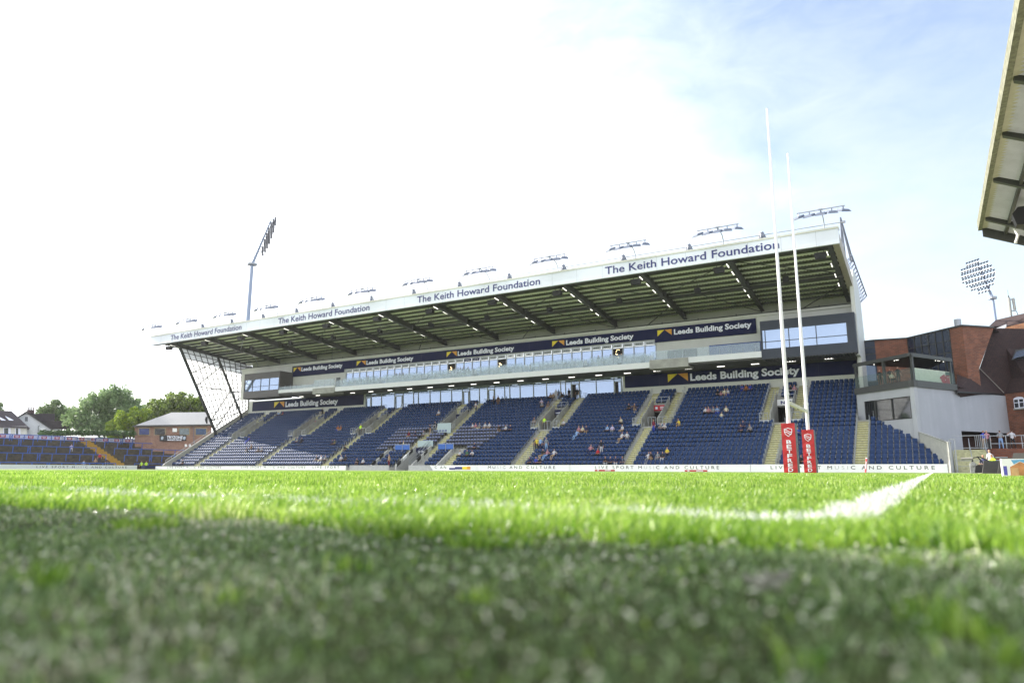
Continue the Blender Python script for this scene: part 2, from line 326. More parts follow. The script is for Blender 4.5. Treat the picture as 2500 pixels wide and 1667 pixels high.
pn = np.concatenate([sector(.14, 3.2, 17000), sector(.13, 1.3, 26000)])
hn = heights(pn, .0265, .30)*np.where(worn_shade_mask(pn[:, 0], pn[:, 1]), .36, 1.0)
tag(grass('grass', pn, hn, .0014, 2, .9), 'close-cut grass blades round the near touchline corner', 'grass')
glints()
pm = sector(3.2, 10, 2600, 52); tag(grass('grass', pm, heights(pm, .030, .18), .0035, 1), 'sunlit green turf in the middle of the pitch end', 'grass')
pf = sector(10, 30, 330, 50); pf = pf[(pf[:, 1] < 70) & (pf[:, 0] < 8)]; tag(grass('grass', pf, heights(pf, .032, .15), .009, 1), 'distant bright green turf beyond the goal line', 'grass')
tag(sheet('soil', -6, 6, -2.0, 6, .002, soil_m), kind='structure')

# ------------------------------------------------------------------ the main stand
Y0, TR_, Z0, RZ, NR = 73.6, .78, .38, .50, 20
XL, XR = -113.4, -6.45
yr = lambda i: Y0+TR_*i
fl = lambda i: Z0+RZ*i
CA = [-14.2, -29.3, -43.7, -60.5, -76.4, -90.6, -106.1]         # gangway and entrance centres
TUN = 3
YB = 89.2
stand = empty('grandstand', (-60, 81, 0), 'long grandstand with navy seats under a white-edged cantilever roof, across the pitch', 'grandstand')
WORLDP = set()
def part(mb, name, m, parent=None, **k):
    """part of a thing, its geometry given in world coordinates, so the thing's placement is undone"""
    o = mb.build(name, m, **k); pr = parent if parent is not None else stand
    o.parent = pr
    o.matrix_parent_inverse = Matrix() if pr.name in WORLDP else Matrix.LocRotScale(pr.location, pr.rotation_euler, pr.scale).inverted()
    WORLDP.add(o.name); return o
# deck: stepped concrete terraces cut by the entrances
mb = MB()
for i in range(NR):
    segs = [XL]
    for k, c in sorted(zip(range(7), CA), key=lambda t: t[1]):
        if 10 <= i < 16: segs += [c-1.0, c+1.05]
        elif k == TUN and i < 5: segs += [c-1.75, c+.85]
    segs.append(XR)
    for a, b in zip(segs[::2], segs[1::2]): mb.box(a, b, yr(i), yr(i)+TR_+(.3 if i < NR-1 else .0), max(fl(i)-.9, 0), fl(i))
for i in range(11): mb.box(-6.45, -5.25, yr(i), yr(i)+TR_+.3, max(fl(i)-.9, 0), fl(i))
part(mb, 'terracing', concrete)
step_nose = mat('faded yellow step edge', (.52, .47, .14), .8, var=.45, vscale=5); step_shadow = mat('step shadow line', (.12, .11, .07), .95, var=.4, vscale=6)  # dark strips draw the shadow line under each step edge
def gang(x0, x1, i0, i1):
    mb = MB()
    for i in range(i0, i1):
        for y0, y1, z0, z1 in ((yr(i)-.012, yr(i)+.37, fl(i)-.49, fl(i)+.004), (yr(i)+.37, yr(i)+TR_-.02, fl(i)-.2, fl(i)+.254)):
            mb.cur = 0; mb.box(x0, x1, y0, y1, z0, z1)
            mb.cur = 1; mb.box(x0+.02, x1-.02, y0-.012, y0+.05, z1-.02, z1+.012)
            mb.cur = 2; mb.box(x0+.01, x1-.01, y0-.006, y0, z1-.075, z1-.03); mb.cur = 0
    part(mb, 'gangway_steps', [cream_step, step_nose, step_shadow])
for k, c in enumerate(CA):
    if k == TUN: gang(c-3.1, c-2.1, 4, 10); gang(c+1.15, c+2.15, 4, 10); gang(c+5.6, c+6.6, 0, 4)
    else: gang(c-.55, c+.55, 0, 10)
    gang(c-2.1, c-1.12, 10, 20); gang(c+1.17, c+2.15, 10, 20)
gang(-6.45, -5.35, 0, 10)
# entrances: side walls, floor, dark throat
for k, c in enumerate(CA):
    mb = MB(); z = fl(10)
    for s in (c-1.06, c+.99):
        mb.hexa([(s, yr(10)-.1, z-.6), (s+.12, yr(10)-.1, z-.6), (s+.12, yr(16), z-.6), (s, yr(16), z-.6)],
                [(s, yr(10)-.1, z+.95), (s+.12, yr(10)-.1, z+.95), (s+.12, yr(16), fl(16)+.75), (s, yr(16), fl(16)+.75)])
    mb.box(c-.99, c+1.04, yr(10)-.02, YB-.3, z-.3, z); mb.box(c-1.0, c+1.05, yr(16)-.15, yr(16)+.1, z+2.25, fl(16)+.1)
    e = part(mb, 'entrance_wall', concrete)
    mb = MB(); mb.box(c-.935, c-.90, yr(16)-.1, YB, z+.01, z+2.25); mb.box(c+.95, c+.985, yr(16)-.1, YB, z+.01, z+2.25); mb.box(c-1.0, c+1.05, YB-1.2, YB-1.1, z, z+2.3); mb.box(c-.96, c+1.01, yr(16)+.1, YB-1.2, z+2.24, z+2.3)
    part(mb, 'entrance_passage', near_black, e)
    if k != TUN:                                                 # low pale walls closing the upper gangways
        [part(MB().box(a_, a_+1.0, yr(10)-.16, yr(10)-.03, fl(9)+.02, fl(10)+.32), 'landing_panel', mat('pale landing panel', (.5, .52, .52), .6)) for a_ in (c-2.15, c+1.19)]
# players' tunnel
c = CA[TUN]; mb = MB()
def parapet(mb, x, i0, i1, dz0, dz1, w=.22):
    mb.hexa([(x-w/2, yr(i0)-.25, 0), (x+w/2, yr(i0)-.25, 0), (x+w/2, yr(i1), 0), (x-w/2, yr(i1), 0)], [(x-w/2, yr(i0)-.25, fl(i0)+dz0), (x+w/2, yr(i0)-.25, fl(i0)+dz0), (x+w/2, yr(i1), fl(i1)+dz1), (x-w/2, yr(i1), fl(i1)+dz1)])
for x, a_, b_, i1 in ((c-1.8, .35, .55, 5), (c+.9, .35, .55, 5), (c-6.3, .3, .45, 4), (c+5.0, .3, .45, 4)):
    mb = MB(); parapet(mb, x, 0, i1, a_, b_); part(mb, 'tunnel_wall', mat('pale concrete wall', (.48, .48, .46), .85, bump=.2))
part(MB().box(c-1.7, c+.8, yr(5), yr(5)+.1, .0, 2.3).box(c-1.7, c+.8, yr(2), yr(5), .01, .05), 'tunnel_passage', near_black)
for x, i0 in [(c-6.3, 0), (c-6.3, 2), (c-1.8, 0), (c-1.8, 1.6), (c-1.8, 3.2), (c+.9, 1.2), (c+.9, 3.0)]:      # small dark advert plates on the sloping walls
    j = i0+.15; part(MB().hexa([(x-.125, yr(j)-.25, fl(j)-.05), (x+.125, yr(j)-.25, fl(j)-.05), (x+.125, yr(j+1)-.25, fl(j+1)-.02), (x-.125, yr(j+1)-.25, fl(j+1)-.02)],
        [(x-.125, yr(j)-.25, fl(j)+.36), (x+.125, yr(j)-.25, fl(j)+.36), (x+.125, yr(j+1)-.25, fl(j+1)+.40), (x-.125, yr(j+1)-.25, fl(j+1)+.40)]), 'advert_plate', black if i0 != 1.6 else board_white)
# end parapet with rail at the far end
mb = MB(); mb.hexa([(XL-.3, Y0-.9, 0), (XL, Y0-.9, 0), (XL, YB, 0), (XL-.3, YB, 0)], [(XL-.3, Y0-.9, .75), (XL, Y0-.9, .75), (XL, YB, 11.4), (XL-.3, YB, 11.4)])
part(mb, 'end_parapet', mat('weathered parapet', (.42, .41, .36), .9, bump=.3))
# back walls
part(MB().box(XL, -82.95, YB, YB+.3, 9.0, 13.0), 'rear_wall', white_clad); part(MB().box(-35.8, -6.3, YB, YB+.3, 9.0, 13.4), 'rear_wall', white_clad)
mb = MB(); mb.box(XL+1.5, -84.9, 86, 86.3, 12.9, 18.55).box(-29.9, -6.3, 86, 86.3, 12.9, 18.55).box(-84.9, -29.9, 86.02, 86.3, 16.85, 18.55)
mb.box(XL+1.5, -6.3, 85.75, 89.4, 18.55, 18.8)
part(mb, 'upper_wall', white_clad)
part(MB().box(XL, -6.3, 89.45, 89.7, 18.8, 22), 'ridge_wall', cream_clad)
mb = MB()
for x in np.arange(XL+4.6, -6.5, 4.93): mb.bar((x, 89.40, 19.0), (x, 89.40, 19.9), .10); mb.bar((x, 89.40, 19.0), (x+1.0, 89.40, 19.03), .10)
mb.bar((XL, 85.7, 18.9), (-6.5, 85.7, 18.9), .12)
part(mb, 'downpipe', steel_dark)
# end wall on the right
mb = MB(); mb.add([(x, y, z) for x in (-6.3, -5.9) for y, z in ((86.0, 0), (99, 0), (94.5, 15.0), (93.0, 20.5), (89.2, 22.9), (85.2, 22.7), (84.2, 20.6), (84.2, 12.7), (86.0, 12.7))],
    [tuple(range(9))[::-1], tuple(range(9, 18))]+[(i, (i+1) % 9, 9+(i+1) % 9, 9+i) for i in range(9)])
part(mb, 'end_wall', white_clad)
# lower lounge glazing
frame_m = mat('grey window frame', (.42, .45, .46), .45)
mb = MB(); mb.hexa([(-82.95, YB+.02, 9.6), (-35.8, YB+.02, 9.6), (-35.8, YB+.06, 9.6), (-82.95, YB+.06, 9.6)], [(-82.95, YB-.13, 12.85), (-35.8, YB-.13, 12.85), (-35.8, YB-.09, 12.85), (-82.95, YB-.09, 12.85)]); part(mb, 'lounge_glass', win_glass)
mb = MB(); mb.box(-82.95, -35.8, YB-.16, YB-.09, 12.32, 12.38).box(-82.95, -35.8, YB-.2, YB+.01, 12.8, 12.98)
ML = [-82.9, -81.6, -79.3, -76.4, -74.6, -72.4, -71.4, -69.0, -66.9, -64.7, -62.6, -61.2, -59.4, -57.9, -56.6, -54.8, -53.9, -52.1, -49.8, -47.6, -45.3, -44.5, -43.6, -42.3, -39.7, -37.0, -35.9]
for x in ML: mb.box(x-.04, x+.04, YB-.18, YB+.01, 9.7, 12.8)
part(mb, 'lounge_mullions', frame_m)
for x, w in [(-82.2, 1.1), (-75.5, 1.5), (-61.9, 1.1), (-57.2, 1.1), (-42.9, 1.2), (-36.4, 1.0)]:
    d = part(MB().box(x-w/2, x-w/2+.09, YB-.22, YB-.10, 9.9, 12.2).box(x+w/2-.09, x+w/2, YB-.22, YB-.10, 9.9, 12.2).box(x-w/2+.09, x+w/2-.09, YB-.22, YB-.10, 12.08, 12.2), 'lounge_door', frame_m)
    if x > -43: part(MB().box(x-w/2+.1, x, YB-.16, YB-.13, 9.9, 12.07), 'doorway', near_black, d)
# balcony slab with soffit lamps and glass front
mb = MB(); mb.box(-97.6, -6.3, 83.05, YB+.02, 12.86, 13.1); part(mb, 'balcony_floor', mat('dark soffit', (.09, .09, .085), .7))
mb = MB(); mb.box(-84.0, -29.5, 82.8, 83.05, 12.78, 13.5).box(-97.6, -89, 82.8, 83.05, 13.2, 13.75).box(-29.5, -16, 82.8, 83.05, 13.05, 13.75)
mb.box(-89, -84.0, 82.7, 83.05, 13.5, 13.75)
part(mb, 'balcony_edge', mat('white balcony edge', (.70, .72, .72), .45, var=.03))
part(MB().box(-89, -84.02, 82.65, 85, 12.55, 13.48), 'balcony_block', concrete); part(MB().box(-29.5, -24.6, 82.65, 85, 12.6, 13.7), 'balcony_block', concrete)
for x in np.arange(-104, -7, 4.12): part(MB().box(x-.45, x+.45, 86.3, 86.5, 12.80, 12.855), 'soffit_lamp', lamp_on)
mb = MB(); mb.box(-84, -29.5, 82.9, 82.93, 13.5, 14.6).box(-29.4, -16.1, 82.9, 82.93, 13.75, 14.85).box(-89, -84.2, 82.9, 82.93, 13.75, 14.95).box(-97.5, -89, 82.9, 82.93, 13.75, 14.3)
for b in [-84.4, -75.5, -66.5, -57.3, -48.2, -39]: mb.box(b+.5, b+8.3, 84.4, 84.42, 14.1, 15.1)
g = part(mb, 'balustrade_glass', bal_glass)
mb = MB()
for x in np.arange(-97.5, -16, 1.37): mb.box(x-.015, x+.015, 82.88, 82.95, 13.6, 14.55)
part(mb, 'balustrade_post', steel_mid)
mb = MB(); 
for x in np.arange(-84, -30, .62):
    for y, z in ((83.5, 13.2), (84.9, 13.7)):
        if rng.random() < .93 and (x+84.4) % 9.1 > 1.3:
            mb.box(x-.25, x+.25, y, y+.09, z+.35, z+.98); mb.box(x-.19, x+.19, y, y+.09, z+.98, z+1.05); mb.box(x-.24, x+.24, y-.4, y, z+.35, z+.45)
tag(mb.build('balcony_seats', seat_white), 'rows of pale seats along the glass-fronted balcony', 'seats', kind='stuff')
# hospitality box windows
bay = 9.15; bx = [-84.6+k*bay for k in range(6)]
nic = 0
for k, b in enumerate(bx):
    for j in range(6):
        x0 = b+j*(bay/6); x1 = x0+bay/6; door = j in (0, 5)
        f = MB(); f.box(x0, x0+.07, 85.9, 86.02, 13.1, 16.85).box(x1-.07, x1, 85.9, 86.02, 13.1, 16.85).box(x0+.07, x1-.07, 85.9, 86.02, 16.15, 16.25).box(x0+.07, x1-.07, 85.9, 86.02, 16.78, 16.85)
        wf = part(f, 'box_window', frame_m)
        op = (k, j) in ((2, 2), (3, 2), (5, 2))
        pane = MB().box(x0+.07, x1-.07, 85.97, 86.0, 13.1 if door else 13.9, 16.15)
        part(pane, 'pane', near_black if op else win_glass, wf)
        if op:
            l = MB()
            for _ in range(7): xx = rng.uniform(x0+.2, x1-.2); zz = rng.uniform(14.9, 16.0); l.box(xx-.04, xx+.04, 85.93, 85.96, zz, zz+.08)
            part(l, 'lamp', lamp_warm, wf)
        pm = navy_sign if (k == 2 and j in (4, 5)) else (board_white if k == 3 and j in (3, 4, 5) else mat('grey name panel', (.40, .42, .42), .6))
        t = part(MB().box(x0+.14, x1-.14, 85.86, 85.93, 16.3, 16.74), 'name_panel', pm, wf)
        l = MB()
        if k == 3 and j in (3, 4, 5): text_on(l, 'NiC', (x0+.42, 85.86, 16.40), (1, 0, 0), (0, 0, 1), .7, .25, bold=.04, th=.01)
        else:
            for q in range(3): l.box(x0+.35+q*.28, x0+.55+q*.28, 85.84, 85.855, 16.47, 16.55)
        part(l, 'name_lettering', navy_sign if pm is not navy_sign else sign_white, t)
for x in (-101.0,): part(MB().box(-86.9, -86.0, 85.9, 85.98, 13.1, 15.6), 'balcony_door', mat('grey metal door', (.10, .11, .11), .5))
for x0, x1, m in ((-28.2, -26.3, 'grey metal door'), (-26.2, -24.4, 'dark steel shutter')):
    part(MB().box(x0, x1, 85.9, 85.98, 13.3, 15.3), 'balcony_door', mat(m, (.16, .17, .17) if 'grey' in m else (.04, .04, .04), .5))
part(MB().box(-22.8, -16.9+.3, 85.88, 85.96, 13.9, 15.5), 'backdrop_banner', mat('mid blue banner', (.012, .05, .25), .5))
# two projecting cabins
def cabin(x0, x1, z0, z1, wz0, wz1, m, mull, name, wx0, wx1):
    mb = MB(); mb.box(x0, x1, 83.0, 86.0, wz1, z1).box(x0, x1, 83.0, 86.0, z0, wz0).box(x0, wx0, 83.0, 86, wz0, wz1).box(wx1, x1, 83.0, 86.0, wz0, wz1)
    r = part(mb, name, m)
    wv = part(MB().box(wx0, wx1, 83.06, 83.1, wz0, wz1), 'cabin_window', win_glass, r)
    f = MB()
    for x in mull: f.box(x-.04, x+.04, 82.99, 83.06, wz0, wz1)
    f.box(wx0, wx1, 82.98, 83.05, wz0+(wz1-wz0)*.36, wz0+(wz1-wz0)*.36+.06)
    part(f, 'window_frame', steel_dark, wv)
    s = MB()
    for x in np.arange(x0+.1, x1, .32): s.box(x, x+.16, 83.02, 85.9, z0-.12, z0)
    part(s, 'underside_slats', steel_dark, r)
cabin(-16.0, -6.0, 12.85, 17.3, 14.0, 16.2, mat('dark slate cladding', (.022, .030, .048), .5, var=.1), [-15.5, -12.9, -10.0, -6.85], 'press_cabin', -15.8, -6.85)
cabin(-107.2, -97.7, 12.75, 17.2, 13.95, 16.05, mat('sunlit brown grey cladding', (.085, .080, .078), .5, var=.1), [-107, -104.9, -102.7, -100.4, -97.9], 'camera_cabin', -107.0, -97.85)  # sunlight on this cabin is put into its brown cladding colour
# roof
roof = part(MB(), 'roof', steel_dark)
ZF, ZBk = 22.15, 19.95
def rz(y): return ZF+(ZBk-ZF)*(y-72.4)/(89.4-72.4)
mb = MB(); X0R, X1R = -119.6, -6.3
mb.hexa([(X0R, 72.4, rz(72.4)+.75), (X1R, 72.4, rz(72.4)+.75), (X1R, 91, rz(91)+.75), (X0R, 91, rz(91)+.75)], [(X0R, 72.4, rz(72.4)+.95), (X1R, 72.4, rz(72.4)+.95), (X1R, 91, rz(91)+.95), (X0R, 91, rz(91)+.95)])
part(mb, 'roof_sheeting', roofsheet, roof)
mb = MB(); NRB = 330
for k in range(NRB*4+1):
    x = X0R+.3+(X1R-X0R-.4)*k/(NRB*4); dz = (0, .05, .05, 0)[k % 4]; mb.v += [(x, 72.4, rz(72.4)+.69+dz), (x, 89.45, rz(89.45)+.69+dz)]
for k in range(NRB*4): mb.f.append((2*k, 2*k+1, 2*k+3, 2*k+2)); mb.m.append(0)
part(mb, 'ribbed_lining', mat('ribbed lining', (.76, .80, .66), .6, var=.06), roof)
mb = MB(); mb.box(X0R-.2, X1R+.35, 72.05, 72.35, 22.02, 23.55); part(mb, 'fascia', fascia_white, roof)
mb = MB()
for x in np.arange(X0R+3, X1R, 3.29): mb.box(x-.012, x+.012, 72.04, 72.05, 22.02, 23.55)
part(mb, 'fascia_joints', mat('fascia joint', (.45, .48, .52), .6), roof)
mb = MB(); mb.box(X0R-.22, X1R+.38, 71.98, 72.9, 23.56, 23.76); part(mb, 'fascia_capping', mat('cream capping', (.66, .66, .58), .5), roof)
mb = MB(); mb.hexa([(X1R-.3, 72.37, rz(72.4)-.08), (X1R+.3, 72.37, rz(72.4)-.08), (X1R+.3, 91, rz(91)-.08), (X1R-.3, 91, rz(91)-.08)], [(X1R-.3, 72.37, 23.5), (X1R+.3, 72.37, 23.5), (X1R+.3, 91, rz(91)+1.2), (X1R-.3, 91, rz(91)+1.2)])
part(mb, 'verge_panel', mat('beige verge panel', (.42, .38, .30), .6), roof)
for j, y in enumerate(np.linspace(73.3, 88.4, 12)):
    part(MB().hexa([(X0R+.4, y-.09, rz(y)+.44), (-6.5, y-.09, rz(y)+.44), (-6.5, y+.09, rz(y)+.44), (X0R+.4, y+.09, rz(y)+.44)], [(X0R+.4, y-.09, rz(y)+.75), (-6.5, y-.09, rz(y)+.75), (-6.5, y+.09, rz(y)+.75), (X0R+.4, y+.09, rz(y)+.75)]), 'purlin', mat('dark olive purlin', (.060, .068, .050), .6), roof)
part(MB().bar((X0R+.3, 81.2, rz(81.2)+.1), (-6.6, 81.2, rz(81.2)+.1), .16, .22).bar((X0R+.3, 72.55, 22.2), (-6.6, 72.55, 22.2), .2, .5), 'tie_beam', steel_dark, roof)
BX = [-6.9-9.86*i for i in range(12)]
for i, x in enumerate(BX):
    m = MB()
    for (ya, yb, wz) in ((72.45, 80.5, 0), (80.5, 89.4, .0)):
        za, zb = rz(ya), rz(yb); da, db = (-.02, -.22) if ya < 80 else (-.12, -.02)
        m.hexa([(x-.05, ya, za+da), (x+.05, ya, za+da), (x+.05, yb, zb+db), (x-.05, yb, zb+db)], [(x-.05, ya, za+.7), (x+.05, ya, za+.7), (x+.05, yb, zb+.7), (x-.05, yb, zb+.7)])
        m.hexa([(x-.24, ya, za+da-.05), (x+.24, ya, za+da-.05), (x+.24, yb, zb+db-.05), (x-.24, yb, zb+db-.05)], [(x-.24, ya, za+da), (x+.24, ya, za+da), (x+.24, yb, zb+db), (x-.24, yb, zb+db)])
    m.box(x-.3, x+.3, 80.3, 80.8, rz(80.5)-.35, rz(80.5)+.6)
    bm_ = part(m, 'roof_beam', mat('mid grey beam paint', (.085, .085, .08), .5, var=.15), roof)
    for y in (73.9, 76.1, 78.3, 81.5, 83.6) if i else (74.4, 77.6, 80.6, 83.4):
        zz = rz(y)-.02; part(MB().hexa([(x-.46, y-.5, zz), (x-.39, y-.5, zz), (x-.39, y+.5, zz-.13), (x-.46, y+.5, zz-.13)], [(x-.46, y-.5, zz+.05), (x-.39, y-.5, zz+.05), (x-.39, y+.5, zz-.08), (x-.46, y+.5, zz-.08)]), 'strip_lamp', lamp_on, bm_)
    if i < 11:
        b2 = BX[i+1]; m = MB()
        if i % 2: m.bar((x, 73.5, rz(73.5)+.2), (b2, 80.4, rz(80.4)+.1), .07); m.bar((x, 88.9, rz(88.9)-.3), (b2+4, 81.3, rz(81.3)+.1), .07)
        else: m.bar((b2, 73.5, rz(73.5)+.2), (x, 80.4, rz(80.4)+.1), .07); m.bar((x-5.5, 89.0, rz(89)-.6), (x, 83.5, rz(83.5)), .09)
        part(m, 'bracing_rod', steel_mid if i > 8 else steel_dark, roof)
# loudspeakers and small fittings under the roof edge
for i in range(12):
    if i in (2, 3): pass
    x = BX[i]-1.0-(.3 if i % 2 else 0); y = 73.8; z = 21.55
    t = empty('loudspeaker', (x, y, z), 'black loudspeaker hung below the roof edge beside %s beam' % ('an outer' if i in (0, 11) else 'a roof'), 'loudspeaker', 'loudspeakers hung along the front of the grandstand roof')
    m = MB(); m.hexa([(-.55, -.3, -.38), (.55, -.3, -.38), (.45, .4, -.30), (-.45, .4, -.30)], [(-.55, -.42, .22), (.55, -.42, .22), (.45, .4, .25), (-.45, .4, .25)]); m.build('cabinet', black, t)
    MB().bar((-.3, 0, .25), (-.3, 0, .75), .05).bar((.3, 0, .25), (.3, 0, .75), .05).build('bracket', steel_dark, t)
for i in range(10):
    t = empty('loudspeaker', (BX[i]-5.3, 79.2, rz(79.2)-.1), 'small black box loudspeaker midway between two roof beams', 'loudspeaker', 'small loudspeakers under the middle of the roof')
    MB().box(-.32, .32, -.3, .3, -.45, .05).build('cabinet', black, t); MB().bar((0, 0, .05), (0, 0, .6), .06).build('bracket', steel_dark, t)
# far end: translucent screen with raking steel posts
def _screen(nt, b):
    o = [n for n in nt.nodes if n.type == 'OUTPUT_MATERIAL'][0]; t = N(nt, 'ShaderNodeBsdfTranslucent'); t.inputs[0].default_value = (.93, .95, .97, 1)
    x = N(nt, 'ShaderNodeMixShader'); x.inputs[0].default_value = .8; nt.links.new(b.outputs[0], x.inputs[1]); nt.links.new(t.outputs[0], x.inputs[2])
    tp = N(nt, 'ShaderNodeBsdfTransparent'); y = N(nt, 'ShaderNodeMixShader'); y.inputs[0].default_value = .25; nt.links.new(x.outputs[0], y.inputs[1]); nt.links.new(tp.outputs[0], y.inputs[2]); nt.links.new(y.outputs[0], o.inputs[0])
milk = mat('milky translucent panel', (.85, .88, .9), .5, var=0, extra=_screen)
XS = XL-.15
scr = part(MB().poly([(XS, 82.3, 7.3), (XS, YB, 11.5), (XS, YB, 20.0), (XS, 73.9, 21.3)], .03, (-1, 0, 0)), 'end_screen', milk)
def lerp(a, b, t): return tuple(a[i]+(b[i]-a[i])*t for i in range(3))
A0, A1 = (XS+.1, 82.3, 6.9), (XS+.1, 73.8, 21.3); B0, B1 = (XS+.1, 87.66, 10.3), (XS+.1, 81.6, 20.6); C0, C1 = (XS+.1, YB, 11.5), (XS+.1, YB, 20)
for a, b, w in ((A0, A1, .42), (B0, B1, .36), (C0, C1, .18)): part(MB().bar(a, b, w, .3, up=(1, 0, 0)), 'screen_post', steel_dark, scr)
part(MB().bar(A0, (A0[0], A0[1], 5.3), .5, .4, up=(1, 0, 0)).bar(B0, (B0[0], B0[1], 8.6), .4, .35, up=(1, 0, 0)), 'post_foot', steel_dark, scr)
m = MB()
for t0, t1, which in ((.70, .95, 0), (.55, .85, 0), (.55, .42, 0), (.13, .44, 0), (.13, .05, 0), (.0, .0, 0), (.02, .25, 0)): m.bar(lerp(A0, A1, t0), lerp(B0, B1, t1), .14, up=(1, 0, 0))
for t0, t1 in ((.85, .98), (.42, .35), (.40, .50), (.0, .0), (.25, .42)): m.bar(lerp(B0, B1, t0), lerp(C0, C1, t1), .12, up=(1, 0, 0))
part(m, 'screen_rail', steel_dark, scr)
m = MB()
for t in np.linspace(.06, .95, 13): m.bar(lerp(A0, A1, t), lerp(C0, C1, t), .11, up=(1, 0, 0))
for t in np.linspace(.09, .92, 11): m.bar(lerp(A0, C0, t), lerp(A1, C1, t), .11, up=(1, 0, 0))
part(m, 'glazing_bars', mat('grey glazing bar', (.10, .10, .10), .5), scr)
# sloping hand rail outside the end parapet
m = MB()
for h in (.45, .9): m.bar((XL-.15, Y0-.5, .6+h), (XL-.15, 82.0, 6.4+h), .06)
for k in range(9): y = Y0-.5+k*1.05; z = .6+k*.70; m.bar((XL-.15, y, z), (XL-.15, y, z+.92), .05)
part(m, 'end_handrail', steel_mid)

# ------------------------------------------------------------------ lettering and signs
def emblem(parent, x, z, w, h, y):
    part(MB().poly([(x, y, z), (x, y, z+h), (x+w*.49, y, z+h)], .03, (0, -1, 0)), 'emblem_yellow', logo_yellow, parent)
    part(MB().poly([(x+w, y, z+h*.02), (x+w*.51, y, z+h), (x+w, y, z+h)], .03, (0, -1, 0)), 'emblem_orange', logo_orange, parent)
def sign_text(parent, body, x0, x1, z, cap, y, m, bold=.03, name='lettering', **k):
    return part(text_on(MB(), body, (x0, y, z), (1, 0, 0), (0, 0, 1), x1-x0, cap, bold=bold, th=.02, **k), name, m, parent)
tl = ['at the far left end of the fascia', 'second from the far left end', 'third from the far left end', 'nearest the goal posts']
for (x0, x1), l in zip([(-113.7, -94.7), (-86.0, -67.0), (-58.4, -39.3), (-30.7, -11.5)], tl):
    t = empty('roof_lettering', (x0, 72, 22.5), 'The Keith Howard Foundation lettering, '+l, 'lettering', 'lettering along the white roof fascia')
    sign_text(t, 'The Keith Howard Foundation', x0, x1, 22.42, .86, 72.03, fascia_blue, bold=.012)
def banner(x0, x1, z0, z1, y, label, items, cap, extra=()):
    t = empty('banner', ((x0+x1)/2, y, z0), label, 'banner')
    m = MB().box(x0, x1, y, y+.08, z0, z1)
    for e in extra: m.box(*e)
    part(m, 'panel', navy_sign, t)
    m = MB()
    for x in np.arange(x0+4.9, x1-.5, 4.93): m.box(x-.012, x+.012, y-.006, y, z0, z1)
    part(m, 'panel_joint', mat('panel joint', (.03, .035, .08), .6), t)
    for ex0, ex1, tx0, tx1 in items:
        zc = z0+(z1-z0)*.5-cap*.45; emblem(t, ex0, zc-.05, ex1-ex0, cap*1.12, y-.003)
        sign_text(t, 'Leeds Building Society', tx0, tx1, zc, cap*.92, y-.004, sign_white, bold=.035)
banner(-112.1, -83.4, 11.05, 12.85, YB-.12, 'navy banner above the seats at the far left end, one yellow and orange emblem', [(-105.9, -103.2, -102.8, -89.4)], .95)
banner(-35.4, -6.6, 11.2, 12.98, YB-.12, 'long navy banner above the seats behind the goal posts', [(-29.3, -26.6, -26.3, -12.9)], .95)
banner(-97.9, -17.0, 16.95, 18.35, 85.83, 'longest navy banner, running above the balcony with five emblems', [(-97.5, -95.7, -95.5, -85.5), (-82.2, -80.2, -80.0, -70.0), (-63.4, -61.5, -61.3, -51.2), (-44.9, -43.0, -42.7, -32.7), (-29.4, -27.5, -27.2, -17.5)], .70,
       extra=((-97.9, -85.1, 85.835, 85.90, 16.42, 16.96), (-29.8, -17.0, 85.835, 85.90, 16.5, 16.96)))
sgn = [('white', 'NiC'), ('red', ''), ('navy', 'Leeds Building Society'), ('navy', 'Leeds Building Society'), ('navy', 'Leeds Building Society'), ('red', ''), ('white', '')]
names = ['nearest the goal posts', 'on the second entrance from the right', 'on the third entrance from the right', 'above the upper tunnel entrance', 'on the third entrance from the far end', 'on the second entrance from the far end', 'on the entrance at the far left end']
for k, c in enumerate(CA):
    col, body = sgn[k]; y = yr(16)-.22; z = 7.62
    m = {'white': board_white, 'red': mat('red sign', (.42, .012, .025), .5, var=.05), 'navy': navy_sign}[col]
    t = empty('entrance_sign', (c, y, z), '%s sign over a stand entrance, %s' % (col, names[k]), 'sign', 'signs over the stand entrances')
    part(MB().box(c-1.0, c+1.05, y, y+.06, z, z+.72), 'panel', m, t)
    if body: sign_text(t, body, c-.55 if col == 'white' else c-.75, c+.62 if col == 'white' else c+.9, z+.20, .32 if col == 'white' else .2, y, fascia_blue if col == 'white' else sign_white, bold=.05)
    else: part(MB().box(c-.75, c-.45, y-.02, y, z+.2, z+.5).box(c-.1, c+.35, y-.02, y, z+.42, z+.5).box(c-.1, c+.35, y-.02, y, z+.22, z+.3), 'lettering', sign_white if col == 'red' else fascia_blue, t)
t = empty('entrance_sign', (CA[TUN], yr(5)-.1, 2.4), 'navy sign over the mouth of the ground-level players tunnel', 'sign', 'signs over the stand entrances')
part(MB().box(-62.1, -59.75, yr(5)-.16, yr(5)-.1, 2.35, 3.1), 'panel', navy_sign, t); sign_text(t, 'Leeds Building Society', -61.7, -60.0, 2.5, .2, yr(5)-.16, sign_white, bold=.04)
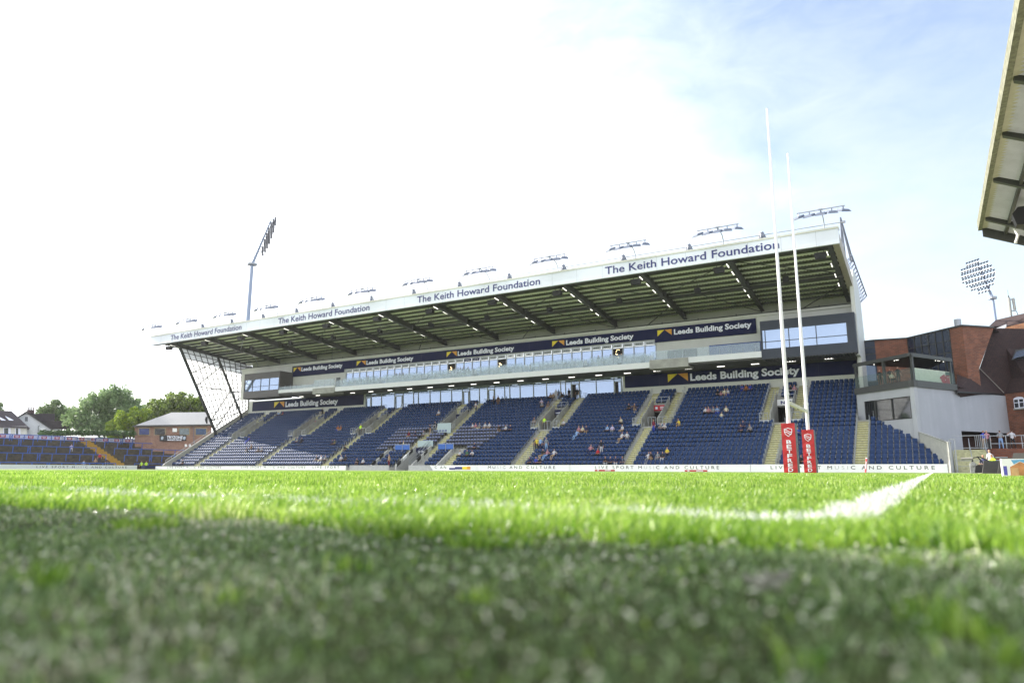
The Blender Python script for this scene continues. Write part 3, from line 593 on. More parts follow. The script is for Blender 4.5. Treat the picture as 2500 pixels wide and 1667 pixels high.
# advert boards round the pitch
def board(x0, x1, z1a, z1b, label, texts, y=72.0, cut=0):
    t = empty('advert_board', ((x0+x1)/2, y, 0), label, 'advert board', 'white advert boards along the far touchline')
    zz = lambda x: z1a+(z1b-z1a)*(x-x0)/(x1-x0)
    part(MB().hexa([(x0+cut, y, 0), (x1, y, 0), (x1, y+.12, 0), (x0+cut, y+.12, 0)], [(x0, y, zz(x0)), (x1, y, zz(x1)), (x1, y+.12, zz(x1)), (x0, y+.12, zz(x0))]), 'board_face', board_white, t)
    for body, a, b, faint in texts:
        z = zz(a)*.34+.03; part(text_on(MB(), body, (a, y, z), (1, 0, 0), (0, 0, 1), b-a, .31, bold=0, spacing=1.55, th=.015, faint=faint), 'lettering', [black, mat('faded lettering', (.55, .55, .54), .6, var=.1)], t)
FN = (.415, .497)
board(-15.6, 1.0, .72, .74, 'white board LIVE SPORT MUSIC AND CULTURE behind the goal posts', [('LIVE SPORT MUSIC AND CULTURE', -13.7, .05, FN)])
board(-35.5, -15.65, .69, .72, 'white board LIVE SPORT MUSIC AND CULTURE between the second and third gangways', [('LIVE SPORT MUSIC AND CULTURE', -32.4, -18.7, FN)])
board(-48.2, -35.55, .66, .69, 'short white board reading MUSIC AND CULTURE below the middle seats', [('MUSIC AND CULTURE', -46.6, -37.4, (.12, .25))])
board(-55.5, -48.25, .64, .66, 'white board with a coloured van logo right of the players tunnel', [('C AN', -54.6, -52.7, None), ('SPORT M', -49.9, -47.2+.0, None)] if 0 else [('C AN', -54.7, -52.9, None)], cut=.5)
tlogo = [o for o in bpy.data.objects if o.get('label', '').startswith('white board with a coloured van')][0]
part(MB().box(-52.4, -51.5, 71.96, 71.99, .12, .34).box(-51.5, -50.4, 71.95, 71.99, .16, .46), 'logo_blue', fascia_blue, tlogo); part(MB().box(-50.4, -49.7, 71.96, 71.99, .14, .48), 'logo_gold', logo_yellow, tlogo); part(MB().box(-49.7, -49.2, 71.96, 71.99, .14, .5), 'logo_orange', logo_orange, tlogo)
board(-93.8, -70.2, .54, .60, 'white board left of the players tunnel, lettering LIVE SPORT MUSIC AND CULTURE', [('LIVE SPORT MUSIC AND CULTURE', -92.2, -78.1, FN), ('LIVE SPORT', -76.6, -71.4, None)])
board(-114.5, -93.85, .50, .54, 'white board at the far left end of the grandstand', [('LIVE SPORT MUSIC AND CULTURE', -111.1, -97.0, FN)])
for x0, x1, l in ((-70.0, -62.9, 'left'), (-59.5, -55.6, 'right')):
    tag(MB().box(x0, x1, 72.6, 72.75, 0, .66).build('tunnel_barrier', mat('grey concrete barrier', (.42, .42, .44), .8)), 'grey concrete barrier on the %s of the players tunnel mouth' % l, 'barrier', 'barriers at the players tunnel')
for x in (-21.9, -31.9): 
    t = empty('red_floor_board', (x, 70.8, 0), 'low red strip board on the grass in front of the white boards, %s' % ('nearer the posts' if x > -30 else 'farther from the posts'), 'advert board')
    part(MB().box(x, x+2.3, 70.8, 70.95, 0, .17), 'panel', mat('red sign', (.5, .02, .03), .5), t); part(MB().box(x+.3, x+.5, 70.78, 70.8, .04, .13).box(x+1.2, x+1.9, 70.78, 70.8, .05, .12), 'lettering', sign_white, t)

# ------------------------------------------------------------------ seats
def seat_geo(kind=0):
    m = MB()
    prof = [(-.21, .40), (.21, .40), (.225, .74), (.17, .85), (-.17, .85), (-.225, .74)]
    m.poly([(x, .10+(z-.4)*.18, z) for x, z in prof], .035, (0, 1, 0))
    if kind == 0: m.poly([(x*.95, -.06+(z-.4)*-.10+.05, z) for x, z in [(-.205, .36), (.205, .36), (.205, .62), (.15, .70), (-.15, .70), (-.205, .62)]], .05, (0, .95, .15))
    else:
        m.box(-.22, .22, -.12, .10, .38, .50); m.cur = 1; m.poly([(x, .085, z) for x, z in [(-.19, .62), (.19, .62), (.19, .80), (.13, .90), (-.13, .90), (-.19, .80)]], .12, (0, 1, 0)); m.cur = 0
    m.box(-.03, .03, .02, .1, 0, .40)
    if kind == 0:
        m.cur = 1; m.box(.238, .272, -.10, .13, .34, .56); m.cur = 2; m.box(.235, .275, -.125, -.10, .52, .58); m.cur = 0
    return m
seatpos = []
for i in range(NR):
    y = yr(i)+.52; z = fl(i)
    x = XL+.45
    while x < XR-.2:
        ok = True
        for k, c in enumerate(CA):
            d = x-c
            if i >= 10 and (-2.35 < d < -.88 or .92 < d < 2.4): ok = False
            if 10 <= i < 16 and abs(d) < 1.4: ok = False
            if i < 10 and k != TUN and abs(d) < .80: ok = False
            if k == TUN and i < 10:
                if 4 <= i and (-3.35 < d < -1.9 or .95 < d < 2.4): ok = False
                if i < 5 and -2.9 < d < 2.3: ok = False
                if i < 5 and (abs(d+6.3) < .35 or abs(d-5.0) < .4): ok = False
                if i < 5 and 5.3 < d < 6.9: ok = False
        if -82.5 < x < -36 and i == 19 and (abs(x+42.5) < 1.2 or abs(x+75.8) < 2): ok = False
        if ok: seatpos.append((x, y, z, i, 1 if (-69.5-(i < 6)*0 < x < -51.5+.3*(i-4) and 4 <= i <= 10) else 0))
        x += .515
for i in range(11):
    for k in range(max(2, 12-i)): seatpos.append((-4.95+k*.515, yr(i)+.52, fl(i), i, 0))
seatpos.sort(key=lambda s: math.hypot(s[0], s[1])+ (8 if s[4] else 0))
sb1 = mat('black seat bracket', (.012, .014, .02), .5, var=0); sb2 = mat('pale seat number disc', (.42, .44, .46), .5, var=0)
sm0 = seat_geo(0).build('stadium_seat', [seat_blue, sb1, sb2]); me0 = sm0.data
glab = 'seats at the right end of the grandstand'
n_single = 300
for k, (x, y, z, i, kd) in enumerate(seatpos[:n_single]):
    o = sm0 if k == 0 else sm0.copy()
    if k: COL.objects.link(o)
    o.location = (x, y, z); o.rotation_euler = (0, 0, 0)
    tag(o, 'navy plastic tip-up seat in the blocks beside the goal posts and the white building', 'seat', glab)
def merge(name, geo, pos, mats):
    V = np.array(geo.v); n = len(pos); P = np.array([p[:3] for p in pos])
    allv = (V[None]+P[:, None]).reshape(-1, 3); k = len(V)
    lt = np.array([len(f) for f in geo.f]); li = np.concatenate([np.array(f) for f in geo.f])
    me = bpy.data.meshes.new(name); me.vertices.add(n*k); me.vertices.foreach_set('co', allv.reshape(-1).astype(np.float32))
    L = (li[None]+np.arange(n)[:, None]*k).reshape(-1); me.loops.add(len(L)); me.loops.foreach_set('vertex_index', L.astype(np.int32))
    tot = np.tile(lt, n); me.polygons.add(len(tot)); me.polygons.foreach_set('loop_start', (np.cumsum(tot)-tot).astype(np.int32)); me.polygons.foreach_set('loop_total', tot.astype(np.int32))
    for m in mats: me.materials.append(m)
    me.polygons.foreach_set('material_index', np.tile(geo.m, n).astype(np.int32)); me.update(calc_edges=True); me.validate()
    o = bpy.data.objects.new(name, me); COL.objects.link(o); return o
rest = seatpos[n_single:]
tag(merge('stadium_seats', seat_geo(0), [s for s in rest if not s[4]], [seat_blue, sb1, sb2]), 'thousands of navy tip-up seats filling the rest of the grandstand', 'seats', kind='stuff')
tag(merge('padded_seats', seat_geo(1), [s for s in rest if s[4]], [seat_dark, seat_pale]), 'charcoal padded seats with pale headrests around the players tunnel', 'seats', kind='stuff')
# rails beside the gangways
def rail_side(x, i0, i1, label):
    t = empty('gangway_rail', (x, yr(i0), fl(i0)), label, 'handrail', 'short hoop rails beside the gangways')
    m = MB()
    for i in range(i0, i1):
        y = yr(i)+.30; z = fl(i); m.bar((x, y, z), (x, y, z+.95), .035); m.bar((x, y, z+.95), (x, y+.40, z+.95), .035); m.bar((x, y+.40, z+.95), (x, y+.40, z+.45), .035)
    part(m, 'hoops', steel_mid, t)
pos_words = ['nearest the goal posts', 'second from the goal posts', 'third from the goal posts', 'over the players tunnel', 'third from the far end', 'second from the far end', 'nearest the far end']
for k, c in enumerate(CA):
    w = pos_words[k]
    if k != TUN:
        rail_side(c-.62, 0, 10, 'steel hoop rail on the left of the lower gangway '+w); rail_side(c+.62, 0, 10, 'steel hoop rail on the right of the lower gangway '+w)
    rail_side(c-2.2, 10, 20, 'steel hoop rail left of the upper gangways '+w); rail_side(c+2.25, 10, 20, 'steel hoop rail right of the upper gangways '+w)
    t = empty('entrance_guardrail', (c, yr(10), fl(10)), 'grey guard rail round the stand entrance '+w, 'guard rail', 'guard rails round the stand entrances')
    m = MB()
    for s in (-1, 1):
        x0, x1 = c+s*1.25, c+s*2.15; m.bar((x0, yr(10)-.09, fl(10)+1.1), (x1, yr(10)-.09, fl(10)+1.1), .05); m.bar((x0, yr(10)-.09, fl(10)+.7), (x1, yr(10)-.09, fl(10)+.7), .035)
        for x in (x0, (x0+x1)/2, x1): m.bar((x, yr(10)-.09, fl(10)), (x, yr(10)-.09, fl(10)+1.1), .045)
        m.bar((c+s*1.2, yr(12), fl(12)+1.0), (c+s*1.2, yr(16)-.3, fl(16)+1.1), .05)
        for i in (12, 14, 16): m.bar((c+s*1.2, yr(i)-.3, fl(i)), (c+s*1.2, yr(i)-.3, fl(i)+1.05), .04)
    for h in (.55, 1.0): m.bar((c-1.0, yr(16)+.05, fl(16)+h), (c+1.05, yr(16)+.05, fl(16)+h), .045)
    for x in (c-1.0, c, c+1.05): m.bar((x, yr(16)+.05, fl(16)), (x, yr(16)+.05, fl(16)+1.0), .04)
    if k != 0: 
        for x in (c-.5, c-.05, c+.45): m.bar((x+.3, yr(10)+.1, fl(10)), (x+.3, yr(10)+.1, fl(10)+1.1), .045)
        m.bar((c-.2, yr(10)+.1, fl(10)+1.1), (c+.75, yr(10)+.1, fl(10)+1.1), .045)
    part(m, 'rails', steel_mid, t)
for x, lb in ((-6.48, 'left'), (-5.32, 'right')): rail_side(x, 0, 10, 'steel hoop rail on the %s of the narrow yellow steps by the white building' % lb)
t = empty('tunnel_handrail', (-61, 74, 0), 'twin steel hand rails inside the players tunnel', 'handrail')
m = MB()
for x in (-60.2, -59.9+.15):
    for h in (.5, .95): m.bar((x, yr(0)-.2, fl(0)+h), (x, yr(5), fl(5)+h+.1), .05)
    for i in range(0, 5, 2): m.bar((x, yr(i), .1), (x, yr(i), fl(i)+1.0), .05)
part(m, 'rails', steel_mid, t)
t = empty('tunnel_screen', (-61, yr(9), fl(9)), 'pale frosted glass screen above the players tunnel seats', 'glass screen')
part(MB().box(-61.4, -59.0, yr(10)-.16, yr(10)-.1, fl(10)-.1, fl(10)+1.35).box(-62.0, -59.3, yr(5)+.0, yr(5)+.05, fl(5)+.35, fl(5)+1.2), 'pane', mat('frosted glass', (.45, .56, .58), .25, var=.03, alpha=.8), t)
for x0, x1, w in ((-65.3, -62.6, 'left'), (-57.7, -55.1, 'right')):
    t = empty('blue_panel_rail', (x0, yr(4), fl(4)), 'bright blue framed panel on the %s side of the tunnel seats' % w, 'panel rail')
    part(MB().box(x0, x1, yr(4)-.15, yr(4)-.1, fl(4)+.45, fl(4)+1.15), 'panel', mat('bright blue panel', (.03, .12, .45), .5), t)
    m = MB().bar((x0, yr(4)-.13, fl(4)+1.18), (x1, yr(4)-.13, fl(4)+1.18), .07)
    for x in (x0, (x0+x1)/2, x1): m.bar((x, yr(4)-.17, fl(4)), (x, yr(4)-.17, fl(4)+1.2), .06)
    part(m, 'frame', steel_mid, t)

# ------------------------------------------------------------------ lights, fins and rod on the roof edge
LXs = [-7.2-9.92*i for i in range(12)]
lampm = mat('grey lamp housing', (.17, .19, .24), .4, metal=.4, var=.1); lens = mat('pale lamp glass', (.28, .30, .30), .15, var=0)
def roof_light():
    t = empty('roof_floodlight', (0, 0, 0), '', 'floodlight', 'five-lamp floodlight bars along the roof edge')
    m = MB().tube([(0, .35, -.1), (0, .25, .55), (0, -.15, 1.0), (0, -.9, 1.25), (0, -1.9, 1.28)], .055); m.build('pole', steel_mid, t)
    MB().bar((-2.15, -2.0, 1.30), (2.15, -2.0, 1.30), .09).box(-.2, .2, -2.1, -1.9, 1.26, 1.38).build('crossbar', steel_mid, t)
    for k in range(5):
        x = -2.0+k; yaw = (k-2)*.30; L = MB()
        L.hexa([(-.33, -.40, -.50), (.33, -.40, -.50), (.36, .22, -.28), (-.36, .22, -.28)], [(-.22, -.28, -.30), (.22, -.28, -.30), (.27, .18, -.10), (-.27, .18, -.10)]); L.bar((0, 0, 0), (0, 0, -.2), .06)
        M = Matrix.Translation((x, -2.0, 1.26)) @ Matrix.Rotation(yaw, 4, 'Z'); L.v = [tuple(M @ (Vector(v)*1.45)) for v in L.v]
        l = L.build('lamp', lampm, t)
        G = MB().add([tuple(M @ (Vector(v)*1.45)) for v in [(-.29, -.37, -.51), (.29, -.37, -.51), (.32, .17, -.31), (-.32, .17, -.31)]], [(0, 1, 2, 3)]); G.build('lens', lens, l)
    return t
rl = roof_light(); ordn = ['nearest the goal posts', 'second from the goal posts', 'third from the goal posts', 'fourth from the goal posts', 'fifth from the goal posts', 'sixth from the goal posts', 'sixth from the far left end', 'fifth from the far left end', 'fourth from the far left end', 'third from the far left end', 'second from the far left end', 'at the far left end']
for i, x in enumerate(LXs):
    o = rl if i == 0 else copytree(rl); o.location = (x, 72.0, 23.72); o['label'] = 'grey five-lamp floodlight bar on the roof edge, '+ordn[i]
def fin():
    t = empty('roof_fin', (0, 0, 0), '', 'roof bracket', 'steel fins carrying the rod behind the roof edge')
    m = MB(); m.hexa([(-.05, -.1, -.6), (.05, -.1, -.6), (.05, 1.5, -1.0), (-.05, 1.5, -1.0)], [(-.05, -.1, 1.15), (.05, -.1, 1.15), (.05, .25, 1.15), (-.05, .25, 1.15)])
    m.build('plate', mat('blue grey steel', (.16, .18, .24), .5, var=.1), t); MB().bar((-.05, 0, 1.15), (.62, .5, -.5), .34).bar((.05, 0, 1.15), (-.62, .5, -.5), .34).build('strut', MATS['blue grey steel'], t); return t
f0 = fin()
for i in range(13):
    o = f0 if i == 0 else copytree(f0); o.location = (-13.5-7.87*i, 74.0, 23.9)
    o['label'] = 'triangular steel fin on the roof edge, %s' % (['nearest the goal posts', 'second from the goal posts', 'third from the goal posts', 'fourth from the goal posts', 'fifth from the goal posts', 'sixth from the goal posts', 'midway along the roof', 'sixth from the far end', 'fifth from the far end', 'fourth from the far end', 'third from the far end', 'second from the far end', 'nearest the far end'][i])
t = empty('roof_rod', (-50, 74, 24.6), 'thin steel rod strung between the roof fins', 'rod'); part(MB().tube([(-93, 74, 24.75), (-5.6, 74, 24.75)], .05, 6).box(-5.7, -5.4, 73.9, 74.1, 24.65, 24.85), 'rod', steel_mid, t)
t = empty('roof_truss', (-6.6, 90, 23), 'tall lattice roof truss rising behind the right end of the roof', 'lattice truss')
m = MB(); T1 = (-6.6, 83.8, 28.6)
for q in ((-6.9, 85.6, 23.0), (-6.2, 88, 24.4), (-6.9, 90, 24.9), (-6.2, 91, 25.2)): m.tube([T1, q], .09, 6)
a, b, c2, d2 = (-6.9, 85.6, 23.4), (-6.9, 106, 23.2), (-6.2, 89.5, 25.6), (-6.2, 111, 25.3)
m.tube([a, b], .09, 6); m.tube([c2, d2], .09, 6); m.tube([b, d2], .09, 6)
for k in range(13):
    p, q = lerp(a, b, k/12), lerp(c2, d2, k/12); m.tube([p, q], .06, 5)
    if k < 12: m.tube([q, lerp(a, b, (k+1)/12)], .05, 5)
part(m, 'lattice', mat('blue grey steel', (.16, .18, .24), .5), t)
# ------------------------------------------------------------------ goal posts
GX, G1, G2 = -5.26, 32.2, 37.7
goal = empty('goal_posts', (GX, 34.95, 0), 'tall white rugby goal posts with a crossbar, standing on the goal line', 'goal posts')
for y in (G1, G2): part(MB().tube([(GX, y, 0), (GX, y, 3.4), (GX, y, 17.0)], .088, 14).tube([(GX, y, 3.35), (GX, y, 3.5)], .1, 14), 'upright', white_steel, goal, smooth=False)
for o in goal.children:
    for v in o.data.vertices:
        if v.co.z > 10: 
            cy = G1 if v.co.y < 35 else G2; v.co.x = GX+(v.co.x-GX)*.5; v.co.y = cy+(v.co.y-cy)*.5
part(MB().bar((GX, G1+.08, 3.05), (GX, G2-.08, 3.05), .12, .15), 'crossbar', mat('cream crossbar', (.62, .62, .50), .4), goal)
part(MB().box(GX-.02, GX+.02, (G1+G2)/2-.06, (G1+G2)/2+.06, 2.96, 2.98), 'crossbar_joint', black, goal)
redpad = mat('red post pad vinyl', (.50, .018, .022), .38, var=.1, bump=.5, bscale=6); slate = mat('slate blue pad vinyl', (.035, .07, .10), .4, var=.1)
for y, w in ((G1, 'nearer'), (G2, 'farther')):
    t = empty('post_pad', (GX, y, 0), 'square red post pad lettered BETFRED round the %s goal post' % w, 'post pad', 'pads round the goal posts')
    hw = .28; x0, x1, y0, y1 = GX-hw, GX+hw, y-hw, y+hw; H = 2.12
    m = MB(); nz = 14
    for fy in (0, 1):                                           # creased faces: many short bands pushed in and out
        pass
    vs = []; 
    for k in range(nz+1):
        z = H*k/nz; s = .006*math.sin(k*2.3+y)+(.012 if k % 3 == 1 and k < 9 else 0)
        vs += [(x0, y0+s*.3, z), (GX-.1, y0-s, z-.01*(k % 2)), (GX+.1, y0-s*.6, z+.008*(k % 2)), (x1, y0+s*.3, z), (x1, y1, z), (x0, y1, z)]
    fs = [tuple(range(6))[::-1], tuple(range(nz*6, nz*6+6))]
    for k in range(nz):
        for j in range(6): a = k*6+j; b = k*6+(j+1) % 6; fs.append((a, b, b+6, a+6))
    m.add(vs, fs); m.m = [0, 0]+[1 if (q % 6) == 3 else 0 for q in range(nz*6)]
    part(m, 'cover', [redpad, slate], t)
    L = MB()
    for k, ch in enumerate('BETFRED'):
        zb = 1.245-k*.197; text_on(L, ch, (GX-.10, y0-.02, zb), (1, 0, 0), (0, 0, 1), .20, .150, bold=.022, th=.006)
    part(L, 'lettering', sign_white, t)
    C_ = MB(); cx, cz, r = GX+.0, 1.74, .165
    outl = [(-1, .75), (-.35, .85), (0, 1.0), (.35, .85), (1, .75), (.98, .0), (.75, -.5), (0, -1.05), (-.75, -.5), (-.98, 0)]
    for i in range(10):
        a, b = outl[i], outl[(i+1) % 10]; s = .84
        C_.add([(cx+p[0]*r*k_, y0-.022, cz+p[1]*r*k_*1.15) for p, k_ in ((a, 1), (b, 1), (b, s), (a, s))], [(0, 1, 2, 3)])
    for off in (.16, -.36):
        pts = [(math.cos(q)*.8, math.sin(q*1.0)*.28*(1 if q < math.pi/2 else 1)) for q in np.linspace(0, math.pi, 9)]
        for i in range(8):
            u0 = -.8+1.6*i/8; u1 = -.8+1.6*(i+1)/8; f_ = lambda u: off+.30*math.sin(u*2.2)*(-1)
            C_.add([(cx+u0*r, y0-.023, cz+f_(u0)*r), (cx+u1*r, y0-.023, cz+f_(u1)*r), (cx+u1*r, y0-.023, cz+(f_(u1)+.2)*r), (cx+u0*r, y0-.023, cz+(f_(u0)+.2)*r)], [(0, 1, 2, 3)])
    part(C_, 'crest', sign_white, t)
    L = MB(); yy = y
    for k, ch in enumerate('SUPER LEAGUE'[:0] or 'BETFRED'): text_on(L, ch, (x1+.004, y-.07, 1.36-k*.19), (0, 1, 0), (0, 0, 1), .13, .12, bold=.03, th=.006)
    for i in range(10):
        a, b = outl[i], outl[(i+1) % 10]; s = .84
        L.add([(x1+.01, y+p[0]*r*k_, cz+p[1]*r*k_*1.15) for p, k_ in ((a, 1), (b, 1), (b, s), (a, s))], [(0, 1, 2, 3)])
    part(L, 'side_lettering', mat('pale grey print', (.35, .42, .45), .5), t)
t = empty('corner_post', (-5.2, 69.5, 0), 'thin red and white padded corner post leaning slightly before the far boards', 'corner post')
m = MB().tube([(-5.24, 69.5, 0), (-5.06, 69.5, 1.2)], .07, 8); o = part(m, 'pad', mat('red corner pad', (.62, .06, .07), .5, var=.05), t)
part(MB().tube([(-5.19, 69.42, .3), (-5.10, 69.42, .95)], .03, 6).tube([(-5.065, 69.5, 1.19), (-5.05, 69.5, 1.27)], .075, 8), 'white_print', sign_white, t)

# ------------------------------------------------------------------ pavilion on the right
def _streak(nt, b):
    g = N(nt, 'ShaderNodeNewGeometry'); mp_ = N(nt, 'ShaderNodeMapping'); mp_.inputs['Scale'].default_value = (.8, .8, .07); nt.links.new(g.outputs['Position'], mp_.inputs[0])
    n = N(nt, 'ShaderNodeTexNoise', Scale=1.0, Detail=5.0, Roughness=.6); nt.links.new(mp_.outputs[0], n.inputs['Vector'])
    n2 = N(nt, 'ShaderNodeTexNoise', Scale=.5, Detail=6.0, Roughness=.6); nt.links.new(g.outputs['Position'], n2.inputs['Vector'])
    r = N(nt, 'ShaderNodeValToRGB'); e = r.color_ramp.elements; e[0].position = .30; e[0].color = (.36, .375, .40, 1); e[1].position = .80; e[1].color = (.50, .51, .54, 1); x = e.new(.55); x.color = (.40, .415, .445, 1)
    a = N(nt, 'ShaderNodeMath', _operation='MULTIPLY_ADD'); a.inputs[1].default_value = .6; nt.links.new(n.outputs['Fac'], a.inputs[0]); a2 = N(nt, 'ShaderNodeMath', _operation='MULTIPLY'); a2.inputs[1].default_value = .45; nt.links.new(n2.outputs['Fac'], a2.inputs[0]); nt.links.new(a2.outputs[0], a.inputs[2])
    nt.links.new(a.outputs[0], r.inputs[0]); nt.links.new(r.outputs[0], b.inputs['Base Color'])
render_m = mat('pale rendered wall', (.40, .42, .45), .85, var=0, extra=_streak)
red_brick = brick('red brick', (.25, .088, .044), (.15, .054, .030), (.20, .13, .10), 1.9)
dark_brick = brick('dark red brick', (.20, .06, .03), (.14, .045, .028), (.12, .08, .06), 1.6)
def _tile(nt, b):
    uv = N(nt, 'ShaderNodeTexCoord'); t = N(nt, 'ShaderNodeTexBrick'); t.inputs['Brick Width'].default_value = .3; t.inputs['Row Height'].default_value = .22; t.inputs['Scale'].default_value = 1.0
    t.inputs['Color1'].default_value = (.052, .026, .022, 1); t.inputs['Color2'].default_value = (.035, .018, .017, 1); t.inputs['Mortar'].default_value = (.016, .010, .010, 1); t.inputs['Mortar Size'].default_value = .018
    nt.links.new(uv.outputs['UV'], t.inputs['Vector'])
    n = N(nt, 'ShaderNodeTexNoise', Scale=2.6, Detail=8.0, Roughness=.7); nt.links.new(uv.outputs['UV'], n.inputs['Vector'])
    r = N(nt, 'ShaderNodeValToRGB'); r.color_ramp.elements[0].position = .70; r.color_ramp.elements[1].position = .73; nt.links.new(n.outputs['Fac'], r.inputs[0])
    m = N(nt, 'ShaderNodeMix', _data_type='RGBA'); nt.links.new(r.outputs[0], m.inputs['Factor']); nt.links.new(t.outputs['Color'], m.inputs[6]); m.inputs[7].default_value = (.35, .32, .28, 1); nt.links.new(m.outputs[2], b.inputs['Base Color'])
    bp = N(nt, 'ShaderNodeBump', Strength=.7, Distance=.02, _invert=True); nt.links.new(t.outputs['Fac'], bp.inputs['Height']); nt.links.new(bp.outputs[0], b.inputs['Normal'])
roof_tile = mat('dark lichened roof tile', (.045, .024, .02), .85, var=0, extra=_tile)
pav = empty('pavilion', (2, 84, 0), 'rendered and brick pavilion with roof terrace and dark tiled roof beside the grandstand', 'building')
P0 = (-1.0, 77.5)
def along(p, deg, s): return (p[0]+math.sin(R(deg))*s, p[1]+math.cos(R(deg))*s)
PL, PR = along(P0, -46, 7.6), along(P0, 30, 16.7)
def fq(mb, p, deg, s0, s1, z0, z1, off=0.0, th=.1):
    """slab on the wall through p running deg, from s0 to s1, standing off by off towards the camera"""
    a, b = along(p, deg, s0), along(p, deg, s1); side = 1 if deg > 0 else -1
    d = Vector((math.sin(R(deg)), math.cos(R(deg)))); n = Vector((d.y, -d.x)) if deg > 0 else Vector((-d.y, d.x))    # towards camera
    a = Vector(a)+n*off; b = Vector(b)+n*off; q = [a, b, b-n*th, a-n*th]
    if deg < 0: q = [q[1], q[0], q[3], q[2]]
    mb.hexa([(v.x, v.y, z0) for v in q], [(v.x, v.y, z1) for v in q]); return mb
m = MB(); fq(m, P0, 30, 0, 7.4, 0, 8.2, th=.4); fq(m, P0, 30, 7.4, 16.7, 4.15, 8.2, th=.4); fq(m, P0, -46, 0, .55, 0, 8.2, th=.4)
fq(m, P0, -46, .55, 6.6, 0, 3.6, th=.4); fq(m, P0, -46, .55, 6.6, 7.35, 8.2, th=.4); fq(m, P0, -46, 6.6, 7.6, 0, 8.2, th=.4); fq(m, P0, -46, .55, 5.2, 3.6, 5.15, th=.4)
part(m, 'rendered_wall', render_m, pav)
w = part(fq(MB(), P0, -46, .55, 5.2, 5.15, 7.35, off=-.12, th=.05), 'terrace_window', dark_glass, pav)
m = MB()
for s in (.55, 2.9, 5.1): fq(m, P0, -46, s, s+.09, 5.15, 7.35, off=-.02, th=.1)
fq(m, P0, -46, .64, 5.1, 5.15, 5.23, off=-.02); fq(m, P0, -46, .64, 5.1, 7.27, 7.35, off=-.02); part(m, 'window_frame', steel_dark, w)
d = part(fq(MB(), P0, -46, 5.2, 6.6, 3.6, 7.35, off=-.14, th=.05), 'glass_door', dark_glass, pav)
m = MB(); fq(m, P0, -46, 5.2, 5.3, 3.6, 7.35, off=-.04); fq(m, P0, -46, 5.9, 6.0, 3.6, 7.35, off=-.04); fq(m, P0, -46, 6.5, 6.6, 3.6, 7.35, off=-.04); part(m, 'door_frame', black, d)
part(fq(MB(), P0, -46, 5.42, 5.46, 5.1, 6.3, off=.02, th=.03), 'door_handle', steel_mid, d)
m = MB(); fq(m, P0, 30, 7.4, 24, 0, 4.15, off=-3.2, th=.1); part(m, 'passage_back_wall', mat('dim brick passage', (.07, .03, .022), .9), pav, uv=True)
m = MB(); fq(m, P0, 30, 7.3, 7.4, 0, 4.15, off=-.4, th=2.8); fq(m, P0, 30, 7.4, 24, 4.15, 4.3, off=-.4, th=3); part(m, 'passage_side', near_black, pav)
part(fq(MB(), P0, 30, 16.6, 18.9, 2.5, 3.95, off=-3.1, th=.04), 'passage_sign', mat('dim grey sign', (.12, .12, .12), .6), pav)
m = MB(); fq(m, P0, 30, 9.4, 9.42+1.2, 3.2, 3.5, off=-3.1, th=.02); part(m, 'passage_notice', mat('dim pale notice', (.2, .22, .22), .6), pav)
bandm = mat('dark grey terrace edge', (.055, .058, .055), .5)
m = MB(); fq(m, P0, -46, -.1, 7.7, 8.2, 8.85, off=.15, th=.6); fq(m, P0, 30, -.1, 7.3, 8.2, 8.85, off=.15, th=.6)
m.add([(P0[0], P0[1]+.2, 8.6), (3, 84, 8.6), (6.5, 92, 8.6), (-6, 93, 8.6), (PL[0], PL[1]+.2, 8.6)], [(0, 1, 2, 3, 4)]); part(m, 'terrace_deck', bandm, pav)
def _clr(nt, b):
    o = [n for n in nt.nodes if n.type == 'OUTPUT_MATERIAL'][0]; t = N(nt, 'ShaderNodeBsdfTransparent'); t.inputs[0].default_value = (.90, .94, .92, 1)
    mxs = N(nt, 'ShaderNodeMixShader'); mxs.inputs[0].default_value = .07
    nt.links.new(t.outputs[0], mxs.inputs[1]); nt.links.new(b.outputs[0], mxs.inputs[2]); nt.links.new(mxs.outputs[0], o.inputs[0])
m = MB(); fq(m, P0, -46, .1, 7.6, 8.85, 10.05, off=.05, th=.03); fq(m, P0, 30, .1, 7.2, 8.85, 10.05, off=.05, th=.03); part(m, 'terrace_balustrade', mat('clear balustrade glass', (.4, .5, .5), .05, var=0, extra=_clr), pav)
pm_ = mat('charcoal pergola steel', (.045, .048, .046), .5)
m = MB()
for deg, s in ((-46, 7.5), (-46, 3.6), (-46, 0), (30, 6.9)): fq(m, P0, deg, s, s+.22, 8.86, 11.2, off=-.1, th=.22)
fq(m, P0, -46, -.1, 7.8, 11.2, 11.5, off=.0, th=.25); fq(m, P0, 30, -.1, 7.2, 11.2, 11.5, off=.0, th=.25)
g = part(m, 'pergola_frame', pm_, pav)
m = MB(); q = [P0, along(P0, 30, 7.1), (0.5, 90.5), along(P0, -46, 7.7)]; m.hexa([(a, b+.3, 11.5) for a, b in q], [(a, b+.3, 11.6) for a, b in q]); part(m, 'pergola_roof', steel_dark, g)
l = MB()
for _ in range(16): s = rng.uniform(.5, 6.5); dd = rng.uniform(.5, 3); a = along(P0, rng.choice([-46, 30]), s); l.box(a[0]-.04, a[0]+.04, a[1]+dd, a[1]+dd+.08, 11.42, 11.48)
part(l, 'pergola_lamp', lamp_on, g)
bs = part(fq(MB(), P0, 30, .35, 7.1, 8.95, 10.15, off=-.25, th=.05), 'terrace_screen', mat('cream screen panel', (.62, .63, .50), .6), pav)
d30 = Vector((math.sin(R(30)), math.cos(R(30)), 0)); n30 = Vector((d30.y, -d30.x, 0)); o_ = Vector((*along(P0, 30, 5.05), 9.0))+n30*(-.235)
